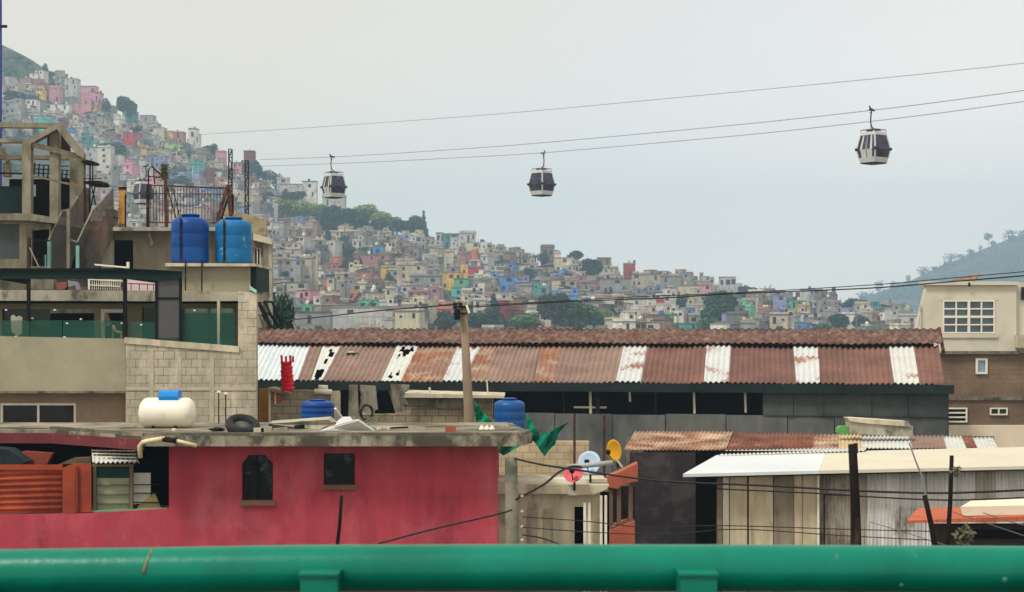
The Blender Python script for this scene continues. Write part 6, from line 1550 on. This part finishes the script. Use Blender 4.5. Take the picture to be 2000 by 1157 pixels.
# hanger offset: grip sits left of the cabin centre
def place(cx_px, cable_py, rz, Yf, w_px, label, first=None):
    Yv = Yf(cx_px); sc = w_px*Yv/F/2.52
    loc = W(cx_px, cable_py, Yv)
    if first is None: return cabin(label, loc, rz, sc)
    return dup(first, loc, rz, label, (sc, sc, sc))
c1 = place(1706, 215, R(38), Yc1, 60, 'nearest cable cabin, high at the right of the sky')
place(652, 306.5, R(36), Yc1, 46, 'cable cabin hanging over the hillside wood, left in the sky', c1)
place(1058, 298.8, R(-133), Yc2, 48, 'cable cabin in the middle of the sky with both faces glazed', c1)
place(280, 325, R(-142), lambda p: 172., 42, 'cable cabin low among the houses behind the rusty railing', c1)

# ================================================================== ELECTRIC WIRES
WB_ = mat('black_cable', lin(22, 20, 24), rough=.6, var=.1, bump=0)
def wire(pts, Y, wpx, label, Y2=None, m=WB_, nm='electric_wire'):
    xa, xb = pts[0][0], pts[-1][0]
    Yf = lambda x: Y+((Y2 or Y)-Y)*(x-xa)/(xb-xa)
    return cab_line(pts, Yf, wpx*Y/F/2, m, nm, label, 'wire')
wire([(560, 626), (640, 618), (740, 607), (830, 600), (893, 594)], 60, 2.2, 'sagging wire from the utility pole top toward the left houses', 37.9)
wire([(905, 598), (1100, 588), (1250, 580), (1440, 572), (1700, 557), (1840, 545), (2010, 530), (2100, 521)], 37.9, 1.5, 'upper wire running right from the utility pole', 30)
wire([(905, 601), (1100, 590), (1300, 582), (1440, 574), (1700, 563), (1840, 552), (2010, 538), (2100, 530)], 37.9, 2.2, 'thicker lower wire running right from the utility pole', 29)
wire([(1005, 896), (1060, 908), (1140, 920), (1240, 934), (1330, 942), (1500, 949), (1700, 960), (1850, 963), (2010, 957)], 27.9, 4, 'thick cable from the concrete post across the shed front', 24)
wire([(1400, 955), (1620, 965), (1690, 970), (1850, 977), (2010, 972)], 27, 3, 'second cable sagging below the thick one across the shed', 24)
wire([(1008, 976), (1060, 948), (1090, 924), (1115, 912), (1135, 912)], 27.9, 5, 'thick dark cable rising from the concrete post to the dishes', 30)
wire([(740, 1062), (850, 1033), (972, 1005), (1000, 996)], 25, 4, 'dark cable climbing across the crimson wall', 27.8)
wire([(1020, 1010), (1140, 1018), (1250, 1030), (1300, 1030), (1420, 1027), (1650, 1034), (1820, 1038)], 27.5, 2, 'thin wire crossing low in front of the shed, upper one', 26)
wire([(1020, 1030), (1160, 1040), (1300, 1044), (1440, 1034), (1640, 1046), (1830, 1056)], 27.5, 2, 'thin wire crossing low in front of the shed, lower one', 26)
wire([(1020, 1045), (1060, 1052), (1110, 1070)], 27.5, 3, 'short cable dipping from the concrete post behind the rail', 26)
wire([(1776, 866), (1790, 905), (1804, 940), (1808, 970)], 27, 3, 'grey wire dangling down in front of the cream shed roof', 19.2, mat('grey_wire', lin(90, 90, 92)))
wire([(1700, 1020), (1760, 1038), (1830, 1060), (1900, 1080)], 24, 1.6, 'thin pale wire descending to the leaning dark post', 20, MATS['grey_wire'])
wire([(1860, 1000), (1920, 1020), (2010, 1050)], 20, 1.8, 'pale wire over the orange tile roof, left one', 18, MATS['grey_wire'])
wire([(1920, 1002), (1970, 1018), (2020, 1032)], 20, 1.8, 'pale wire over the orange tile roof, right one', 18, MATS['grey_wire'])

# ------------------------------------------------------------------ thin poles between the far houses
rp_ = random.Random(31); pl = []
for i in range(46):
    px = rp_.uniform(150, 1770); t_ = rp_.uniform(.05, .95); p, _ = terr(px, 705+(ridge_py(px)-705)*t_)
    py = HY-(p.z-ZC)*F/p.y
    if py-30 > fg(px)-4 or any(a < px < c for (a, b, c, d, y) in TREC if d-b > 40): continue
    pl.append(dict(p=p, x0=px, y=py))
ranked(pl, lambda t: zone(t['x0'], t['y']), lambda k: 'thin pole among the houses %s' % k.replace('the ', ''))
PM = mat('far_pole', lin(120, 116, 108), bump=0)
for t in pl:
    q = MB(); h_ = rp_.uniform(8, 10.5); q.tube([t['p']-Vector((0, 0, 1)), t['p']+Vector((0, 0, h_))], .16, 5, .1); q.bar(t['p']+Vector((-.8, -.1, h_-.7)), t['p']+Vector((.8, -.1, h_-.7)), .12)
    q.one('street_pole', PM, t['lb'], 'pole', 'poles between the hillside houses')
# scrub covering the mountain
q = MB(); rs_ = random.Random(9)
for i in range(500):
    px = rs_.uniform(1640, 2250); t = rs_.random()**.7; c = mt(px, min(1, t)); s_ = rs_.uniform(3, 9)
    for k in range(7):
        p = c+Vector((rs_.gauss(0, s_*.6), rs_.gauss(0, s_*.6), rs_.uniform(-1, s_*.7))); a = Vector((rs_.uniform(-1, 1), rs_.uniform(-1, 1), rs_.uniform(-1, 1))).normalized()*s_*.6; b = a.orthogonal().normalized()*s_*.5
        q.add([p-a, p+b, p+a, p-b], [(0, 1, 2, 3)])
tag(q.build('scrub', LM['dark']), 'scrub and low bushes scattered over the blue mountain slope', 'scrub', kind='stuff')
q = MB()
for i in range(260):
    px = rs_.uniform(-60, 125); t = rs_.uniform(.6, .99); c = terr_t(px, t); s_ = rs_.uniform(1.2, 3)
    for k in range(6):
        p = c+Vector((rs_.gauss(0, s_*.6), rs_.gauss(0, s_*.6), rs_.uniform(-.5, s_*.7))); a = Vector((rs_.uniform(-1, 1), rs_.uniform(-1, 1), rs_.uniform(-1, 1))).normalized()*s_*.6; b = a.orthogonal().normalized()*s_*.5
        q.add([p-a, p+b, p+a, p-b], [(0, 1, 2, 3)])
tag(q.build('bushes', LM['dark']), 'dark bushes dotting the bare slope at the top left', 'bushes', kind='stuff')
